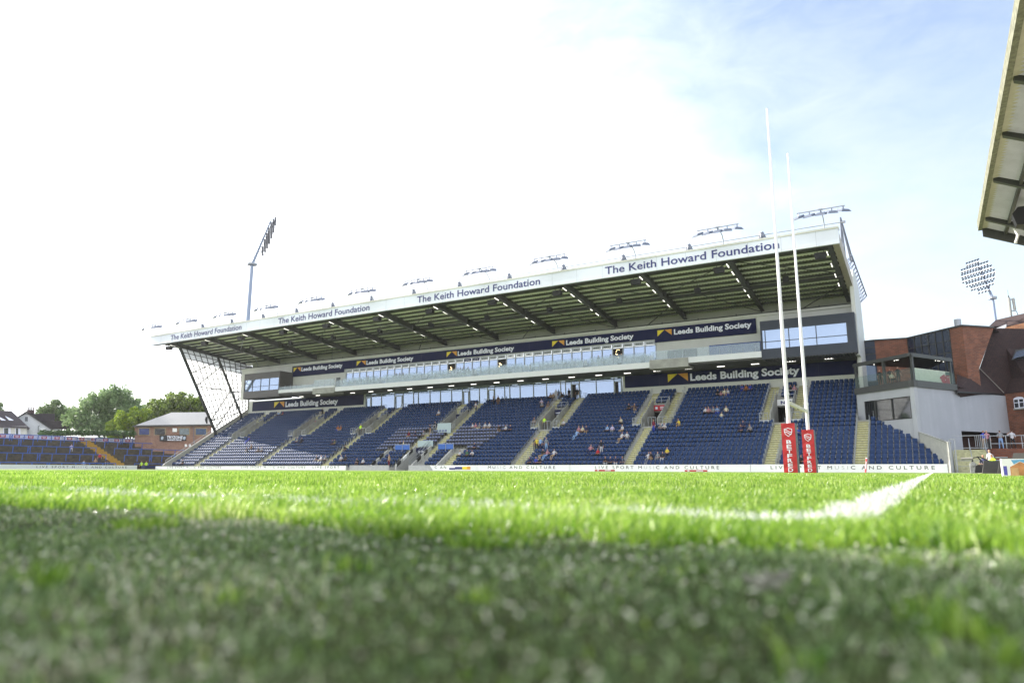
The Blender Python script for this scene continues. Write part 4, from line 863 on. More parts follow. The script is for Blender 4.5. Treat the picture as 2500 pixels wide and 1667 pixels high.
part(text_on(MB(), 't', o_, d30, (0, 0, 1), .95, .78, bold=.09, th=.01, nrm=n30).v and text_on(MB(), 'ti', o_, d30, (0, 0, 1), 1.75, .80, bold=.09, th=.01, nrm=n30), 'red_lettering', mat('crimson lettering', (.38, .015, .03), .5, var=0), bs)
part(fq(MB(), P0, 30, 6.1, 6.9, 9.75, 10.1, off=-.22, th=.01), 'green_motif', mat('dark green motif', (.02, .06, .03), .5), bs)
# upper storey
U = [(-6.34, 92.9), (-4.77, 92.55), (-1.34, 93.0), (2.83, 88.7), (3.97, 87.6), (6.92, 90.5)]; ZT = 15.5
def seg(mb, i, z0, z1, t=.3, f0=0.0, f1=1.0, off=0.0):
    a, b = Vector(U[i]), Vector(U[i+1]); p, q = a+(b-a)*f0, a+(b-a)*f1; d = (b-a).normalized(); n = Vector((d.y, -d.x))*off
    mb.wallbox(p+n, q+n, z0, z1, t, 1); return mb
part(seg(MB(), 1, 8.6, ZT), 'brick_facade', red_brick, pav, uv=True); part(seg(MB(), 3, 8.6, ZT), 'brick_facade', red_brick, pav, uv=True)
_dg = math.degrees(math.atan2(U[5][0]-U[4][0], U[5][1]-U[4][1])); _n = Vector((math.cos(R(_dg)), -math.sin(R(_dg)), 0))
_b1, _t1 = onplane(2390, 901, U[4], _dg), onplane(2426, 802, U[4], _dg); _t1.z = ZT
part(MB().poly([(*U[4], 8.6), (_b1.x, _b1.y, 8.6), _b1, _t1, (*U[4], ZT)], .3, -_n), 'brick_facade', red_brick, pav, uv=True)
ug = part(seg(seg(MB(), 0, 8.6, ZT), 2, 8.6, ZT), 'upper_glazing', mat('blue black glazing', (.02, .03, .055), .08, var=.3, vscale=.6, spec=.9), pav)
m = MB()
for f in np.linspace(0, 1, 7): seg(m, 2, 8.6, ZT, t=.08, f0=max(f-.012, 0), f1=min(f+.012, 1), off=.06)
for z in (9.9, 12.9, 14.2): seg(m, 2, z, z+.09, t=.06, off=.05)
for z in (10.0, 10.6, 12.9, 13.9, 14.7): seg(m, 0, z, z+.1, t=.06, off=.05)
part(m, 'glazing_bars', steel_dark, ug); part(seg(MB(), 0, 10.7, 12.9, t=.03, f0=.12, f1=.9, off=.03), 'bright_pane', win_glass, ug)
m = MB()
for i in range(5): seg(m, i, ZT, ZT+.16, t=.6, off=.12)
m.add([(*u, ZT+.02) for u in U]+[(9, 99, ZT+.02), (-7, 99, ZT+.02)], [tuple(range(8))]); part(m, 'roof_coping', steel_dark, pav)
part(MB().tube([(3.65, 88.8, ZT), (3.65, 88.8, ZT+1.0)], .34, 14), 'flue', steel_mid, pav)
# tiled roofs
E0, E1 = at(2451, 961, Z=8.45), at(2530, 952, Z=8.45); Tt0, Tt1 = at(2425, 801, Z=16), at(2530, 803, Z=16); Hh = at(2391, 901, Z=11.2)
dn = Vector((.3, 1.2, -.5)); pts = [E0, E1, Tt1, Tt0, Hh]
part(MB().add(pts+[p+dn for p in pts], [(0, 1, 2), (0, 2, 3), (0, 3, 4), (9, 8, 7, 6, 5)]+[(i, 5+i, 5+(i+1) % 5, (i+1) % 5) for i in range(5)]), 'main_roof', roof_tile, pav, uv=True)
s0, s1 = onplane(2327, 956, P0, 30), E0; s0 += n30*.35; r0, r1 = at(2336, 901, Z=11.2), Hh; pts = [s0, s1, r1, r0]
part(MB().add(pts+[p+dn for p in pts], [(0, 1, 2, 3), (7, 6, 5, 4)]+[(i, 4+i, 4+(i+1) % 4, (i+1) % 4) for i in range(4)]), 'lean_to_roof', roof_tile, pav, uv=True)
part(MB().bar(s0-Vector((0, .1, .08)), s1-Vector((0, .1, .08)), .14), 'gutter', black, pav)
part(MB().tube([E0+Vector((0, -.1, .1)), Hh+Vector((0, -.1, .1))], .05, 6), 'hip_tile', mat('pale hip line', (.25, .22, .2), .8), pav)
u0, u1, u2, u3 = at(2414, 797, Z=17.2), at(2431, 781, Z=18.6), at(2530, 758, Z=18.8), at(2530, 785, Z=17.2); pts = [u0, at(2462, 795, Z=17.0), u3, u2, u1]
part(MB().add(pts+[p+Vector((.5, 3, -.3)) for p in pts], [(0, 1, 2, 3, 4), (9, 8, 7, 6, 5)]+[(i, 5+i, 5+(i+1) % 5, (i+1) % 5) for i in range(5)]), 'upper_roof', roof_tile, pav, uv=True)
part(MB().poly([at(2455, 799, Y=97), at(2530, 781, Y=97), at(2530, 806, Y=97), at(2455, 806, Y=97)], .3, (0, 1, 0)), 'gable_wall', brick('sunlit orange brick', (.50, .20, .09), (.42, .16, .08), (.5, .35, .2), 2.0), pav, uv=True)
part(MB().poly([at(2428, 803, Y=96.5), at(2457, 791, Y=96.5), at(2457, 799, Y=96.5), at(2437, 808, Y=96.5)], .2, (0, 1, 0)), 'white_flashing', board_white, pav)
k0 = at(2483, 872, Z=12.6); sk = part(MB().poly([at(2470, 880, Z=12.0), at(2505, 874, Z=12.1), at(2512, 850, Z=13.6), at(2480, 855, Z=13.4)], .12, (-.2, -.8, .3)), 'rooflight', steel_dark, pav)
part(MB().poly([at(2473, 877, Z=12.0)+Vector((0, -.12, .05)), at(2503, 870, Z=12.2)+Vector((0, -.12, .05)), at(2508, 854, Z=13.3)+Vector((0, -.12, .05)), at(2482, 859, Z=13.1)+Vector((0, -.12, .05))], .02, (-.2, -.8, .3)), 'rooflight_pane', win_glass, sk)
v0 = at(2457, 886, Z=12.1); part(MB().box(v0.x-.35, v0.x+.35, v0.y-.5, v0.y+.1, v0.z-.25, v0.z+.25).bar((v0.x-.3, v0.y-.4, v0.z-.2), (v0.x-.5, v0.y-.5, v0.z-1.1), .15), 'roof_vent', mat('grey roof vent', (.3, .3, .3), .6), pav)
# brick wing on the extreme right
m = MB(); m.wallbox((E0.x, E0.y), (E1.x, E1.y), 0, 8.4, .4); part(m, 'brick_wall', red_brick, pav, uv=True)
wd = (Vector((E1.x, E1.y, 0))-Vector((E0.x, E0.y, 0))).normalized(); wn_ = Vector((wd.y, -wd.x, 0))
def arched(px, py, wpx, zt, zb):
    t = ((px-2451)/(2530-2451)); c = Vector((E0.x, E0.y, 0)).lerp(Vector((E1.x, E1.y, 0)), t); w = wpx
    m = MB(); o = c+wn_*.06
    arc = [o+wd*(math.cos(a)*w/2)+Vector((0, 0, zt-.22+math.sin(a)*.22)) for a in np.linspace(0, math.pi, 7)]
    m.poly([o-wd*w/2+Vector((0, 0, zb)), o+wd*w/2+Vector((0, 0, zb))]+arc, .05, tuple(wn_))
    f = part(m, 'window', sign_white, pav)
    m = MB(); o2 = c+wn_*.12
    for sx in (-1, 1):
        for z0, z1 in ((zb+.08, (zb+zt)/2-.05), ((zb+zt)/2+.03, zt-.28)):
            a = o2+wd*(sx*w/4); m.hexa([a-wd*w*.19+Vector((0, 0, z0)), a+wd*w*.19+Vector((0, 0, z0)), a+wd*w*.19-wn_*.02+Vector((0, 0, z0)), a-wd*w*.19-wn_*.02+Vector((0, 0, z0))], [a-wd*w*.19+Vector((0, 0, z1)), a+wd*w*.19+Vector((0, 0, z1)), a+wd*w*.19-wn_*.02+Vector((0, 0, z1)), a-wd*w*.19-wn_*.02+Vector((0, 0, z1))])
    part(m, 'pane', dark_glass, f)
    s = MB(); a = c+wn_*.15; s.hexa([a-wd*w*.6+Vector((0, 0, zb-.15)), a+wd*w*.6+Vector((0, 0, zb-.15)), a+wd*w*.6-wn_*.2+Vector((0, 0, zb-.15)), a-wd*w*.6-wn_*.2+Vector((0, 0, zb-.15))], [a-wd*w*.6+Vector((0, 0, zb)), a+wd*w*.6+Vector((0, 0, zb)), a+wd*w*.6-wn_*.2+Vector((0, 0, zb)), a-wd*w*.6-wn_*.2+Vector((0, 0, zb))]); part(s, 'sill', concrete, f)
arched(2487, 985, 1.15, 7.95, 6.75); arched(2500, 1075, 1.1, 4.05, 2.9)
# low sloping wall, steps, ramp and rails
t = empty('sloping_wall', (0, 75, 0), 'white sloping end wall closing the small stepped block of seats', 'wall')
part(MB().hexa([(-.95, 77.4, 0), (1.25, 73.2, 0), (1.45, 73.3, 0), (-.75, 77.5, 0)], [(-.95, 77.4, 3.75), (1.25, 73.2, 2.55), (1.45, 73.3, 2.55), (-.75, 77.5, 3.75)]), 'wall_face', mat('cream painted wall', (.46, .46, .42), .8, bump=.1), t)
part(MB().hexa([(-1.0, 77.4, 3.75), (1.25, 73.1, 2.55), (1.5, 73.25, 2.55), (-.75, 77.6, 3.75)], [(-1.0, 77.4, 3.85), (1.25, 73.1, 2.65), (1.5, 73.25, 2.65), (-.75, 77.6, 3.85)]), 'coping', concrete, t)
t = empty('entrance_steps', (3, 76, 0), 'mossy yellow-cream steps between the seats and the brick ramp wall', 'steps')
m = MB()
for i in range(8): m.box(1.6, 4.2, 74+i*.42, 77.8, i*.26, (i+1)*.26)
part(m, 'treads', cream_step, t)
m = MB()
for x in (1.65, 2.95, 4.15):
    m.bar((x, 73.6, 1.0), (x, 76.9, 3.1), .05); m.bar((x, 73.6, 0), (x, 73.6, 1.0), .05); m.bar((x, 76.9, 2.0), (x, 76.9, 3.1), .05)
m.bar((1.65, 73.5, 1.05), (4.15, 73.5, 1.05), .05); m.bar((1.65, 73.5, .55), (4.15, 73.5, .55), .04)
part(m, 'handrail', steel_mid, t)
t = empty('steel_gate', (2.8, 73, 0), 'tall grey steel gate frame beside the end of the white boards', 'gate')
m = MB()
for x in (1.35, 1.75): m.bar((x, 73, 0), (x, 73, 2.9), .09)
m.bar((1.35, 73, 2.9), (1.75, 73, 2.9), .09)
for x in np.arange(3.4, 4.3, .14): m.bar((x, 75.5, 2.3), (x, 75.5, 3.3), .035)
m.bar((1.7, 75.5, 3.3), (4.3, 75.5, 3.3), .06).bar((1.7, 75.5, 2.2), (4.3, 75.5, 2.2), .06)
part(m, 'frame', steel_mid, t)
t = empty('ramp_wall', (8, 77, 0), 'red brick ramp wall with grey steel railing in front of the pavilion passage', 'wall')
part(MB().wallbox((4.6, 76.6), (14, 78), 0, 2.15, 3.5), 'brickwork', dark_brick, t, uv=True)
m = MB(); a, b = Vector((4.6, 76.7, 2.15)), Vector((14, 78.1, 2.15))
for h in (.45, 1.15): m.bar(a+Vector((0, 0, h)), b+Vector((0, 0, h)), .055)
for k in range(9): p = a.lerp(b, k/8); m.bar(p, p+Vector((0, 0, 1.15)), .06)
part(m, 'railing', steel_mid, t)
# ------------------------------------------------------------------ clutter on the grass at the right edge
grey_foam = mat('charcoal foam board', (.075, .073, .07), .7, var=.1)
def slab(cx, cy, w, h, lean, label, ang=0):
    t = empty('backing_board', (cx, cy, 0), label, 'board', 'grey boards standing on the grass at the right edge', rz=R(ang)); 
    MB().hexa([(-w/2, 0, 0), (w/2, 0, 0), (w/2, .06, 0), (-w/2, .06, 0)], [(-w/2+lean, .18, h), (w/2+lean, .18, h), (w/2+lean, .24, h), (-w/2+lean, .24, h)]).build('panel', grey_foam, t)
    MB().bar((w/2-.1, .5, 0), (w/2-.15+lean, .2, h*.9), .05).build('prop', black, t)
def gp(x, y): return at(x, y, Z=0)
a = at(2426, 1155, Y=42); slab(at(2424, 1140, Y=44).x, 44, 1.0, .66, .18, 'grey board leaning left of the printed box', 12)
slab(at(2462, 1140, Y=42).x+.1, 43.6, .95, .80, .22, 'grey board just behind the printed box', 6)
slab(at(2490, 1130, Y=40).x+.3, 42, 1.3, 1.0, .3, 'tallest grey board, cut by the right edge of the picture', -8)
t = empty('printed_box', (0, 0, 0), 'small white box printed with an orange brick tower picture, on the grass', 'box')
bx0 = at(2449, 1160, Y=15.2); t.location = (bx0.x, 15.2, 0); t.scale = (.58, .58, .53)
MB().box(0, .68, 0, .45, 0, .60).build('carton', board_white, t)
MB().poly([(.20, -.004, .03), (.66, -.004, .06), (.66, -.004, .40), (.46, -.004, .50), (.20, -.004, .33)], .003, (0, -1, 0)).build('picture_tower', mat('printed orange', (.55, .25, .10), .6, var=.3, vscale=9), t)
MB().poly([(.22, -.009, .04), (.40, -.009, .04), (.40, -.009, .30), (.22, -.009, .30)], .003, (0, -1, 0)).build('picture_wall', mat('printed tan', (.62, .38, .18), .6, var=.2, vscale=9), t)
MB().poly([(.24, -.004, .56), (.62, -.004, .58), (.66, -.004, .42), (.46, -.004, .52), (.30, -.004, .42)], .003, (0, -1, 0)).build('picture_sky', mat('printed sky blue', (.15, .42, .70), .6, var=.1), t)
MB().poly([(.03, -.004, .06), (.12, -.004, .06), (.12, -.004, .36), (.03, -.004, .36)], .003, (0, -1, 0)).build('picture_text_block', mat('printed violet blue', (.10, .10, .45), .6, var=.3, vscale=30), t)
t = empty('television_camera', (2.25, 46, 0), 'black television camera kit with a furry grey microphone, on the grass', 'camera')
c0 = at(2360, 1125, Y=46)
part(MB().tube([(c0.x-.25, 46, .78), (c0.x+.30, 46, .80)], .075, 10), 'furry_microphone', mat('grey fur windshield', (.30, .29, .26), 1.0, bump=1.0, bscale=200), t)
part(MB().tube([(c0.x+.25, 46, .82), (c0.x+.6, 46, .9), (c0.x+.95, 46.1, .72)], .03, 6).tube([(c0.x+.5, 46, .92), (c0.x+.75, 46, .55), (c0.x+.95, 46, .35)], .035, 6).tube([(c0.x+.15, 46, .15), (c0.x+.28, 46, .72)], .04, 6), 'boom_arm', black, t)
part(MB().box(c0.x+.12, c0.x+.42, 45.8, 46.2, .02, .55).box(c0.x+.18, c0.x+.36, 45.75, 45.8, .4, .62), 'reflective_body', mat('scuffed silver plastic', (.35, .35, .36), .3, var=.5, vscale=12), t)
part(MB().hexa([(c0.x+.30, 45.6, .03), (c0.x+1.15, 45.6, .03), (c0.x+1.15, 46.1, .03), (c0.x+.30, 46.1, .03)], [(c0.x+.38, 45.65, .42), (c0.x+1.25, 45.65, .32), (c0.x+1.2, 46.1, .32), (c0.x+.38, 46.1, .42)]), 'camera_body', black, t)
part(MB().tube([(c0.x+1.05, 44.8, .14), (c0.x+1.55, 44.8, .15)], .13, 12).tube([(c0.x+1.62, 44.8, .16), (c0.x+2.45, 44.8, .18)], .15, 12).bar((c0.x+1.58, 44.8, 0), (c0.x+1.56, 44.8, .42), .05), 'lens_and_bag', black, t)
for k, (dx, lb) in enumerate(((1.75, 'stack of'),)):
    t = empty('folding_chair', (c0.x+1.9, 50, 0), 'black folding chair with pale slats behind the television camera', 'chair')
    part(MB().box(c0.x+1.6, c0.x+2.15, 50, 50.4, .38, .44), 'seat', black, t)
    m = MB()
    for z in (.55, .72, .89): m.box(c0.x+1.6, c0.x+2.2, 50.4, 50.43, z, z+.07)
    part(m, 'back_slats', steel_mid, t); m = MB()
    for x in (c0.x+1.6, c0.x+2.15): m.bar((x, 50.4, 0), (x, 50.45, 1.0), .03)
    part(m, 'legs', black, t)

# ------------------------------------------------------------------ roof of the east stand overhead at the right
east = empty('east_stand_canopy', (8, 17, 0), 'corrugated canopy of the neighbouring stand overhead at the upper right', 'stand canopy')
EX, EY0, EY1, EZ = 2.72, -4.0, 37.1, 11.0; sl = -.47; EW = 13.5
ez = lambda x: EZ+sl*(x-EX)
def _esheet(nt, b):
    g = N(nt, 'ShaderNodeNewGeometry'); sx = N(nt, 'ShaderNodeSeparateXYZ'); nt.links.new(g.outputs['Position'], sx.inputs[0])
    mm = N(nt, 'ShaderNodeMath', _operation='MULTIPLY'); mm.inputs[1].default_value = 38; nt.links.new(sx.outputs['Y'], mm.inputs[0])
    sn = N(nt, 'ShaderNodeMath', _operation='SINE'); nt.links.new(mm.outputs[0], sn.inputs[0]); bp = N(nt, 'ShaderNodeBump', Strength=1.0, Distance=.05); nt.links.new(sn.outputs[0], bp.inputs['Height']); nt.links.new(bp.outputs[0], b.inputs['Normal'])
def corr(mb, n, f0, f1, amp):
    """n ribs; f0/f1 give the two ends of the rib line at fraction t"""
    for k in range(n*2+1):
        t = k/(n*2); dz = Vector((0, 0, amp*(k % 2))); mb.v += [tuple(Vector(f0(t))+dz), tuple(Vector(f1(t))+dz)]
    o = len(mb.v)-2*(n*2+1)
    for k in range(n*2): mb.f.append((o+2*k, o+2*k+2, o+2*k+3, o+2*k+1)); mb.m.append(0)
    return mb
part(corr(MB(), 170, lambda t: (EX+.3, EY0+t*(EY1-.2-EY0), ez(EX+.3)+.16), lambda t: (EX+EW, EY0+t*(EY1-.2-EY0), ez(EX+EW)+.16), .09), 'rib_lining', mat('ribbed pale lining', (.50, .49, .60), .55, var=.12, vscale=1.5), east)
m = MB(); m.hexa([(EX+.3, EY0, ez(EX+.3)+.25), (EX+EW, EY0, ez(EX+EW)+.25), (EX+EW, EY1-.2, ez(EX+EW)+.25), (EX+.3, EY1-.2, ez(EX+.3)+.25)], [(EX+.3, EY0, ez(EX+.3)+.3), (EX+EW, EY0, ez(EX+EW)+.3), (EX+EW, EY1-.2, ez(EX+EW)+.3), (EX+.3, EY1-.2, ez(EX+.3)+.3)])
part(m, 'corrugated_sheets', mat('pale corrugated sheeting', (.80, .76, .80), .6, var=.10, vscale=1.5, extra=_esheet), east)
part(MB().box(EX, EX+.16, EY0, EY1, EZ-.02, EZ+.42), 'front_gutter', mat('mossy pale gutter', (.17, .17, .12), .8, var=.5, vscale=6), east)
part(MB().box(EX+.17, EX+.47, EY0, EY1-.05, EZ+.02, EZ+.10), 'edge_board', mat('beige edge board', (.40, .38, .30), .7), east)
part(MB().hexa([(EX+.16, EY1-.15, ez(EX+.16)-.25), (EX+EW, EY1-.15, ez(EX+EW)-.25), (EX+EW, EY1, ez(EX+EW)-.25), (EX+.16, EY1, ez(EX+.16)-.25)], [(EX+.16, EY1-.15, ez(EX+.16)+.35), (EX+EW, EY1-.15, ez(EX+EW)+.35), (EX+EW, EY1, ez(EX+EW)+.35), (EX+.16, EY1, ez(EX+.16)+.35)]), 'end_trim', steel_dark, east)
for y in (35.4, 30.6, 26.4, 22.6, 19.4, 16.6, 13.0, 9.0, 4.0, -1.0):
    m = MB(); m.hexa([(EX+.2, y-.10, ez(EX+.2)+.0), (EX+EW, y-.10, ez(EX+EW)-.55), (EX+EW, y+.08, ez(EX+EW)-.55), (EX+.2, y+.10, ez(EX+.2)+.0)], [(EX+.2, y-.10, ez(EX+.2)+.24), (EX+EW, y-.10, ez(EX+EW)+.24), (EX+EW, y+.10, ez(EX+EW)+.24), (EX+.2, y+.10, ez(EX+.2)+.24)]); part(m, 'rafter', steel_dark, east)
for x in (EX+.95, EX+2.1, EX+3.2, EX+4.6, EX+6.4, EX+8.4): part(MB().box(x, x+.10, EY0, EY1-.2, ez(x)+.02, ez(x)+.2), 'purlin', steel_dark, east)
part(MB().box(EX+EW-.3, EX+EW, EY0, EY1, 0, ez(EX+EW)-.1), 'rear_wall', concrete, east)
m = MB()
for i in range(9): m.box(EX+2.4+i*.9, EX+EW-.3, EY0, EY1-2, i*.34, (i+1)*.34)
part(m, 'terracing', mat('pale concrete terracing', (.5, .47, .43), .9), east)
for y in (-1, 13, 26.4, 35.4): part(MB().box(EX+9, EX+9.3, y-.15, y+.15, 0, ez(EX+9)), 'column', steel_dark, east)
t = empty('canopy_loudspeaker', (EX+1.1, 32.6, 9.9), 'black loudspeaker hung under the corrugated canopy', 'loudspeaker')
MB().poly([(-.2, 0, -.35), (.25, 0, -.42), (.5, 0, -.1), (.45, 0, .35), (-.1, 0, .35), (-.3, 0, .1)], .5, (0, -1, 0)).build('cabinet', black, t)
t = empty('canopy_lamp', (EX+1.2, 35.9, 10.15), 'small white lamp on a bracket under the end of the corrugated canopy', 'lamp')
MB().tube([(0, 0, -.3), (.12, 0, .05), (.02, 0, .35)], .06, 8).build('bracket', board_white, t)

# ------------------------------------------------------------------ stand behind the photographer (out of frame, roof shaped and placed to shade the near grass)
near = empty('near_shade_stand', (-30, -8, 0), 'unseen low stand behind the photographer, roof shaped to shade the near grass', 'grandstand')
part(MB().box(-75, -8, -5.2, .25, 8.6, 9.0), 'roof', concrete, near); part(MB().box(-75, 3, -9.3, -9, 0, 2.2), 'rear_wall', concrete, near)
for x in range(-74, -8, 11): part(MB().box(x, x+.25, -4.4, -4.15, 0, 8.6), 'column', steel_dark, near)

# ------------------------------------------------------------------ west terrace with blue crush barriers
terr = empty('standing_terrace', (-123, 50, 0), 'weathered standing terrace with a yellow stair across the far left end of the pitch', 'terrace')
WX, WS, WR = -117.2, 1.12, .40
stone = mat('dark mossy terrace steps', (.085, .070, .045), .95, var=.5, vscale=1.2, bump=.5)
ystep = mat('ochre painted stair', (.42, .25, .03), .85, var=.2)
GY = 68.5
m = MB()
for i in range(13):
    m.box(WX-(i+1)*WS, WX-i*WS, 18, 88, 0, .1+i*WR)
part(m, 'steps', stone, terr)
m = MB()
for i in range(13): m.box(WX-(i+1)*WS, WX-i*WS+.01, GY-.9, GY+.9, i*WR-.3+.1, .105+i*WR); m.box(WX-(i+.5)*WS, WX-i*WS-.1, GY-.85, GY+.85, .1+i*WR-.3, .25+i*WR)
part(m, 'yellow_stair', ystep, terr)
part(MB().box(WX-14.9, WX-14.6, 18, 88, 0, 5.0), 'rear_wall', concrete, terr)
cb = mat('bright blue barrier paint', (.025, .10, .42), .4, var=.1)
rows = [(0.4, .1, .85, 'front'), (3.6, None, 1.1, 'second'), (6.9, None, 1.1, 'third'), (10.2, None, 1.1, 'fourth'), (13.4, None, 1.1, 'top')]
for d, _, h, w in rows:
    x = WX-d; z = .1+int(d/WS)*WR
    for y0, y1, sd_ in ((20, GY-1.6, 'left'), (GY+1.6, 84 if d > 3 else 80, 'right')):
        t = empty('crush_barrier', (x, (y0+y1)/2, z), 'blue crush barrier, %s line, %s of the yellow stair' % (w, sd_), 'crush barrier', 'blue crush barriers on the standing terrace')
        m = MB().bar((x, y0, z+h), (x, y1, z+h), .11)
        n = int((y1-y0)/2.1)
        for k in range(n+1): y = y0+(y1-y0)*k/n; m.bar((x, y, z), (x, y, z+h), .09)
        for k in range(2, n, 5): y = y0+(y1-y0)*k/n; m.bar((x, y+.35, z), (x, y+.35, z+h), .09); m.bar((x, y, z+.1), (x, y+.35, z+h), .05)
        part(m, 'rails', cb, t)
t = empty('advert_strip', (WX-14.4, 45, 5), 'long white advert strip with red panels along the top of the terrace', 'advert board')
part(MB().box(WX-14.5, WX-14.4, 18, 78.5, 4.95, 5.65), 'strip', mat('pale lilac strip', (.62, .62, .75), .5), t)
m = MB(); l = MB()
for k in range(24): y = 30+k*2.1; m.box(WX-14.4, WX-14.37, y, y+.85, 5.08, 5.55); l.box(WX-14.37, WX-14.35, y+.2, y+.65, 5.2, 5.3); l.box(WX-14.37, WX-14.35, y+.12, y+.7, 5.38, 5.46)
part(m, 'red_panel', mat('red print', (.45, .03, .05), .5), t); part(l, 'white_print', sign_white, t)
m = MB()
for k in range(24): y = 31.3+k*2.1; m.box(WX-14.4, WX-14.38, y, y+.55, 5.22, 5.34)
part(m, 'grey_print', mat('grey print', (.35, .33, .40), .5), t)
m = MB()
for y in np.arange(20, 78, 2.7): m.bar((WX-14.35, y, 4.3), (WX-14.35, y, 5.0), .10)
part(m, 'post', mat('cream post', (.5, .48, .35), .6), t)
for y0, y1, bodies, l in ((18, 47, [('LIVE SPORT MUSIC AND CULTURE', 34, 46.2)], 'left'), (47.1, 69.6, [('LIVE SPORT MUSIC AND CULTURE', 54.0, 67.8)], 'right')):
    t = empty('advert_board', (-115.9, (y0+y1)/2, 0), 'white advert board in front of the standing terrace, %s one' % l, 'advert board', 'white boards before the standing terrace')
    part(MB().box(-116.05, -115.9, y0, y1, 0, .62), 'board_face', board_white, t)
    for body, a, b in bodies: part(text_on(MB(), body, (-115.9, a, .16), (0, 1, 0), (0, 0, 1), b-a, .30, bold=0, spacing=1.55, th=.015, faint=FN), 'lettering', [black, MATS['faded lettering']], t)
t = empty('blue_cart', (-115.5, 71.6, 0), 'dark blue covered cart between the terrace and the far end of the grandstand', 'cart'); part(MB().box(-116.0, -115.0, 70.4, 73.6, .15, .62), 'cover', mat('dark blue tarpaulin', (.012, .025, .10), .6), t); part(MB().box(-115.8, -115.2, 70.7, 71, 0, .15).box(-115.8, -115.2, 73, 73.3, 0, .15), 'wheels', black, t)

# ------------------------------------------------------------------ buildings and trees behind the terrace
def far(x, y, D):
    d = ray(x, y); s = D/math.hypot(d.x, d.y); return Vector((0, 0, HC))+d*s
def frame(x, D):
    p = far(x, 1140, D); f = Vector((p.x, p.y, 0)).normalized(); r = Vector((f.y, -f.x, 0)); return r, f
def qd(mb, pts, D, th=.3):
    """front outline in picture coordinates at distance D, with thickness going away"""
    r, f = frame(pts[0][0], D); P = [far(x, y, D*(1+(k[0] if k else 0))) for x, y, *k in pts]; return mb.poly(P, th, tuple(f))
tz = empty('brick_clubhouse', far(430, 1100, 150)*1, 'red brick clubhouse with a pale hipped roof and TRYZONE sign', 'building')
tz.location.z = 0
D = 150; tb = mat('salmon brick', (.34, .15, .085), .85, var=.12, vscale=1.0)
part(qd(MB(), [(329, 1143), (519, 1143), (516, 1036), (329, 1040)], D, 9), 'walls', brick('pink red brick', (.33, .17, .12), (.27, .135, .10), (.34, .27, .22), 2.5), tz, uv=True)
r, f = frame(430, D)
b0, b1 = far(325, 1040, D-.5), far(524, 1037, D-.5); b2, b3 = b1+f*10.5, b0+f*10.5; rg0, rg1 = far(419, 1006.5, D+5), far(510, 1006, D+5)
part(MB().add([b0, b1, b2, b3, rg0, rg1], [(0, 1, 5, 4), (1, 2, 5), (2, 3, 4, 5), (3, 0, 4), (3, 2, 1, 0)]), 'roof', mat('pale grey roof tiles', (.46, .45, .44), .7, var=.06), tz)
part(MB().bar(b0, b1, .3), 'gutter', mat('dark gutter', (.06, .06, .06), .5), tz)
for x0, x1, m_ in ((340, 364, 'blue blind'), (378, 402.5, 'open'), (438, 461.5, 'net'), (478, 503, 'blue')):
    fm = part(qd(MB(), [(x0-3, 1063), (x1+3, 1063), (x1+3, 1043), (x0-3, 1043)], D-.15, .2), 'window', mat('sand window surround', (.38, .30, .20), .8), tz)
    col = {'blue blind': (.012, .03, .16), 'open': (.015, .015, .02), 'net': (.16, .20, .22), 'blue': (.03, .07, .16)}[m_]
    part(qd(MB(), [(x0, 1060.5), (x1, 1060.5), (x1, 1046), (x0, 1046)], D-.35, .2), 'pane', mat('pane '+m_, col, .15, var=.4, vscale=3), fm)
part(qd(MB(), [(421, 1054), (432, 1054), (432, 1045), (421, 1045)], D-.6, .4), 'air_conditioner', board_white, tz)
part(qd(MB(), [(472, 1090), (474.5, 1090), (474, 1040), (471.5, 1040)], D-.3, .15), 'drainpipe', mat('violet grey pipe', (.20, .16, .18), .6), tz)
for x in (451, 461): part(qd(MB(), [(x, 1090), (x+5, 1090), (x+5, 1084), (x, 1084)], D-.25, .1), 'wall_vent', board_white, tz)
t = empty('tryzone_sign', (0, 0, 0), 'black sign reading TRYZONE LEARNING CENTRE on the brick clubhouse', 'sign'); c = far(422, 1070, D-.4); t.location = c
part(qd(MB(), [(389.5, 1076.5), (455, 1075.5), (455, 1062), (389.5, 1062)], D-.5, .1), 'panel', mat('black sign face', (.012, .013, .02), .5), t)
o_ = far(407, 1070.3, D-.62); part(text_on(MB(), 'TRYZONE', o_, r, (0, 0, 1), 2.75, .52, bold=.03, th=.02, nrm=-f), 'lettering', sign_white, t)
o_ = far(408.5, 1074.8, D-.62); part(text_on(MB(), 'LEARNING CENTRE', o_, r, (0, 0, 1), 2.45, .20, bold=.05, th=.02, nrm=-f), 'small_lettering', sign_white, t)
for x in (393, 447): part(qd(MB(), [(x, 1072), (x+3, 1073.5), (x+6, 1071), (x+6, 1066), (x+3, 1064.5), (x, 1067)], D-.62, .02), 'badge', mat('pale blue badge', (.45, .52, .62), .5), t)
t = empty('line_array', far(503, 1022, 128), 'black curved line-array loudspeaker at the far end of the grandstand', 'loudspeaker')
m = MB()
for k in range(6): a = -.5+k*.2; qd(m, [(500+1.6*abs(a)*3, 1017+k*2.8), (507, 1017+k*2.8), (507, 1019.2+k*2.8), (500+1.6*abs(a+.2)*3, 1019.2+k*2.8)], 128, .8)
part(m, 'cabinet', black, t)
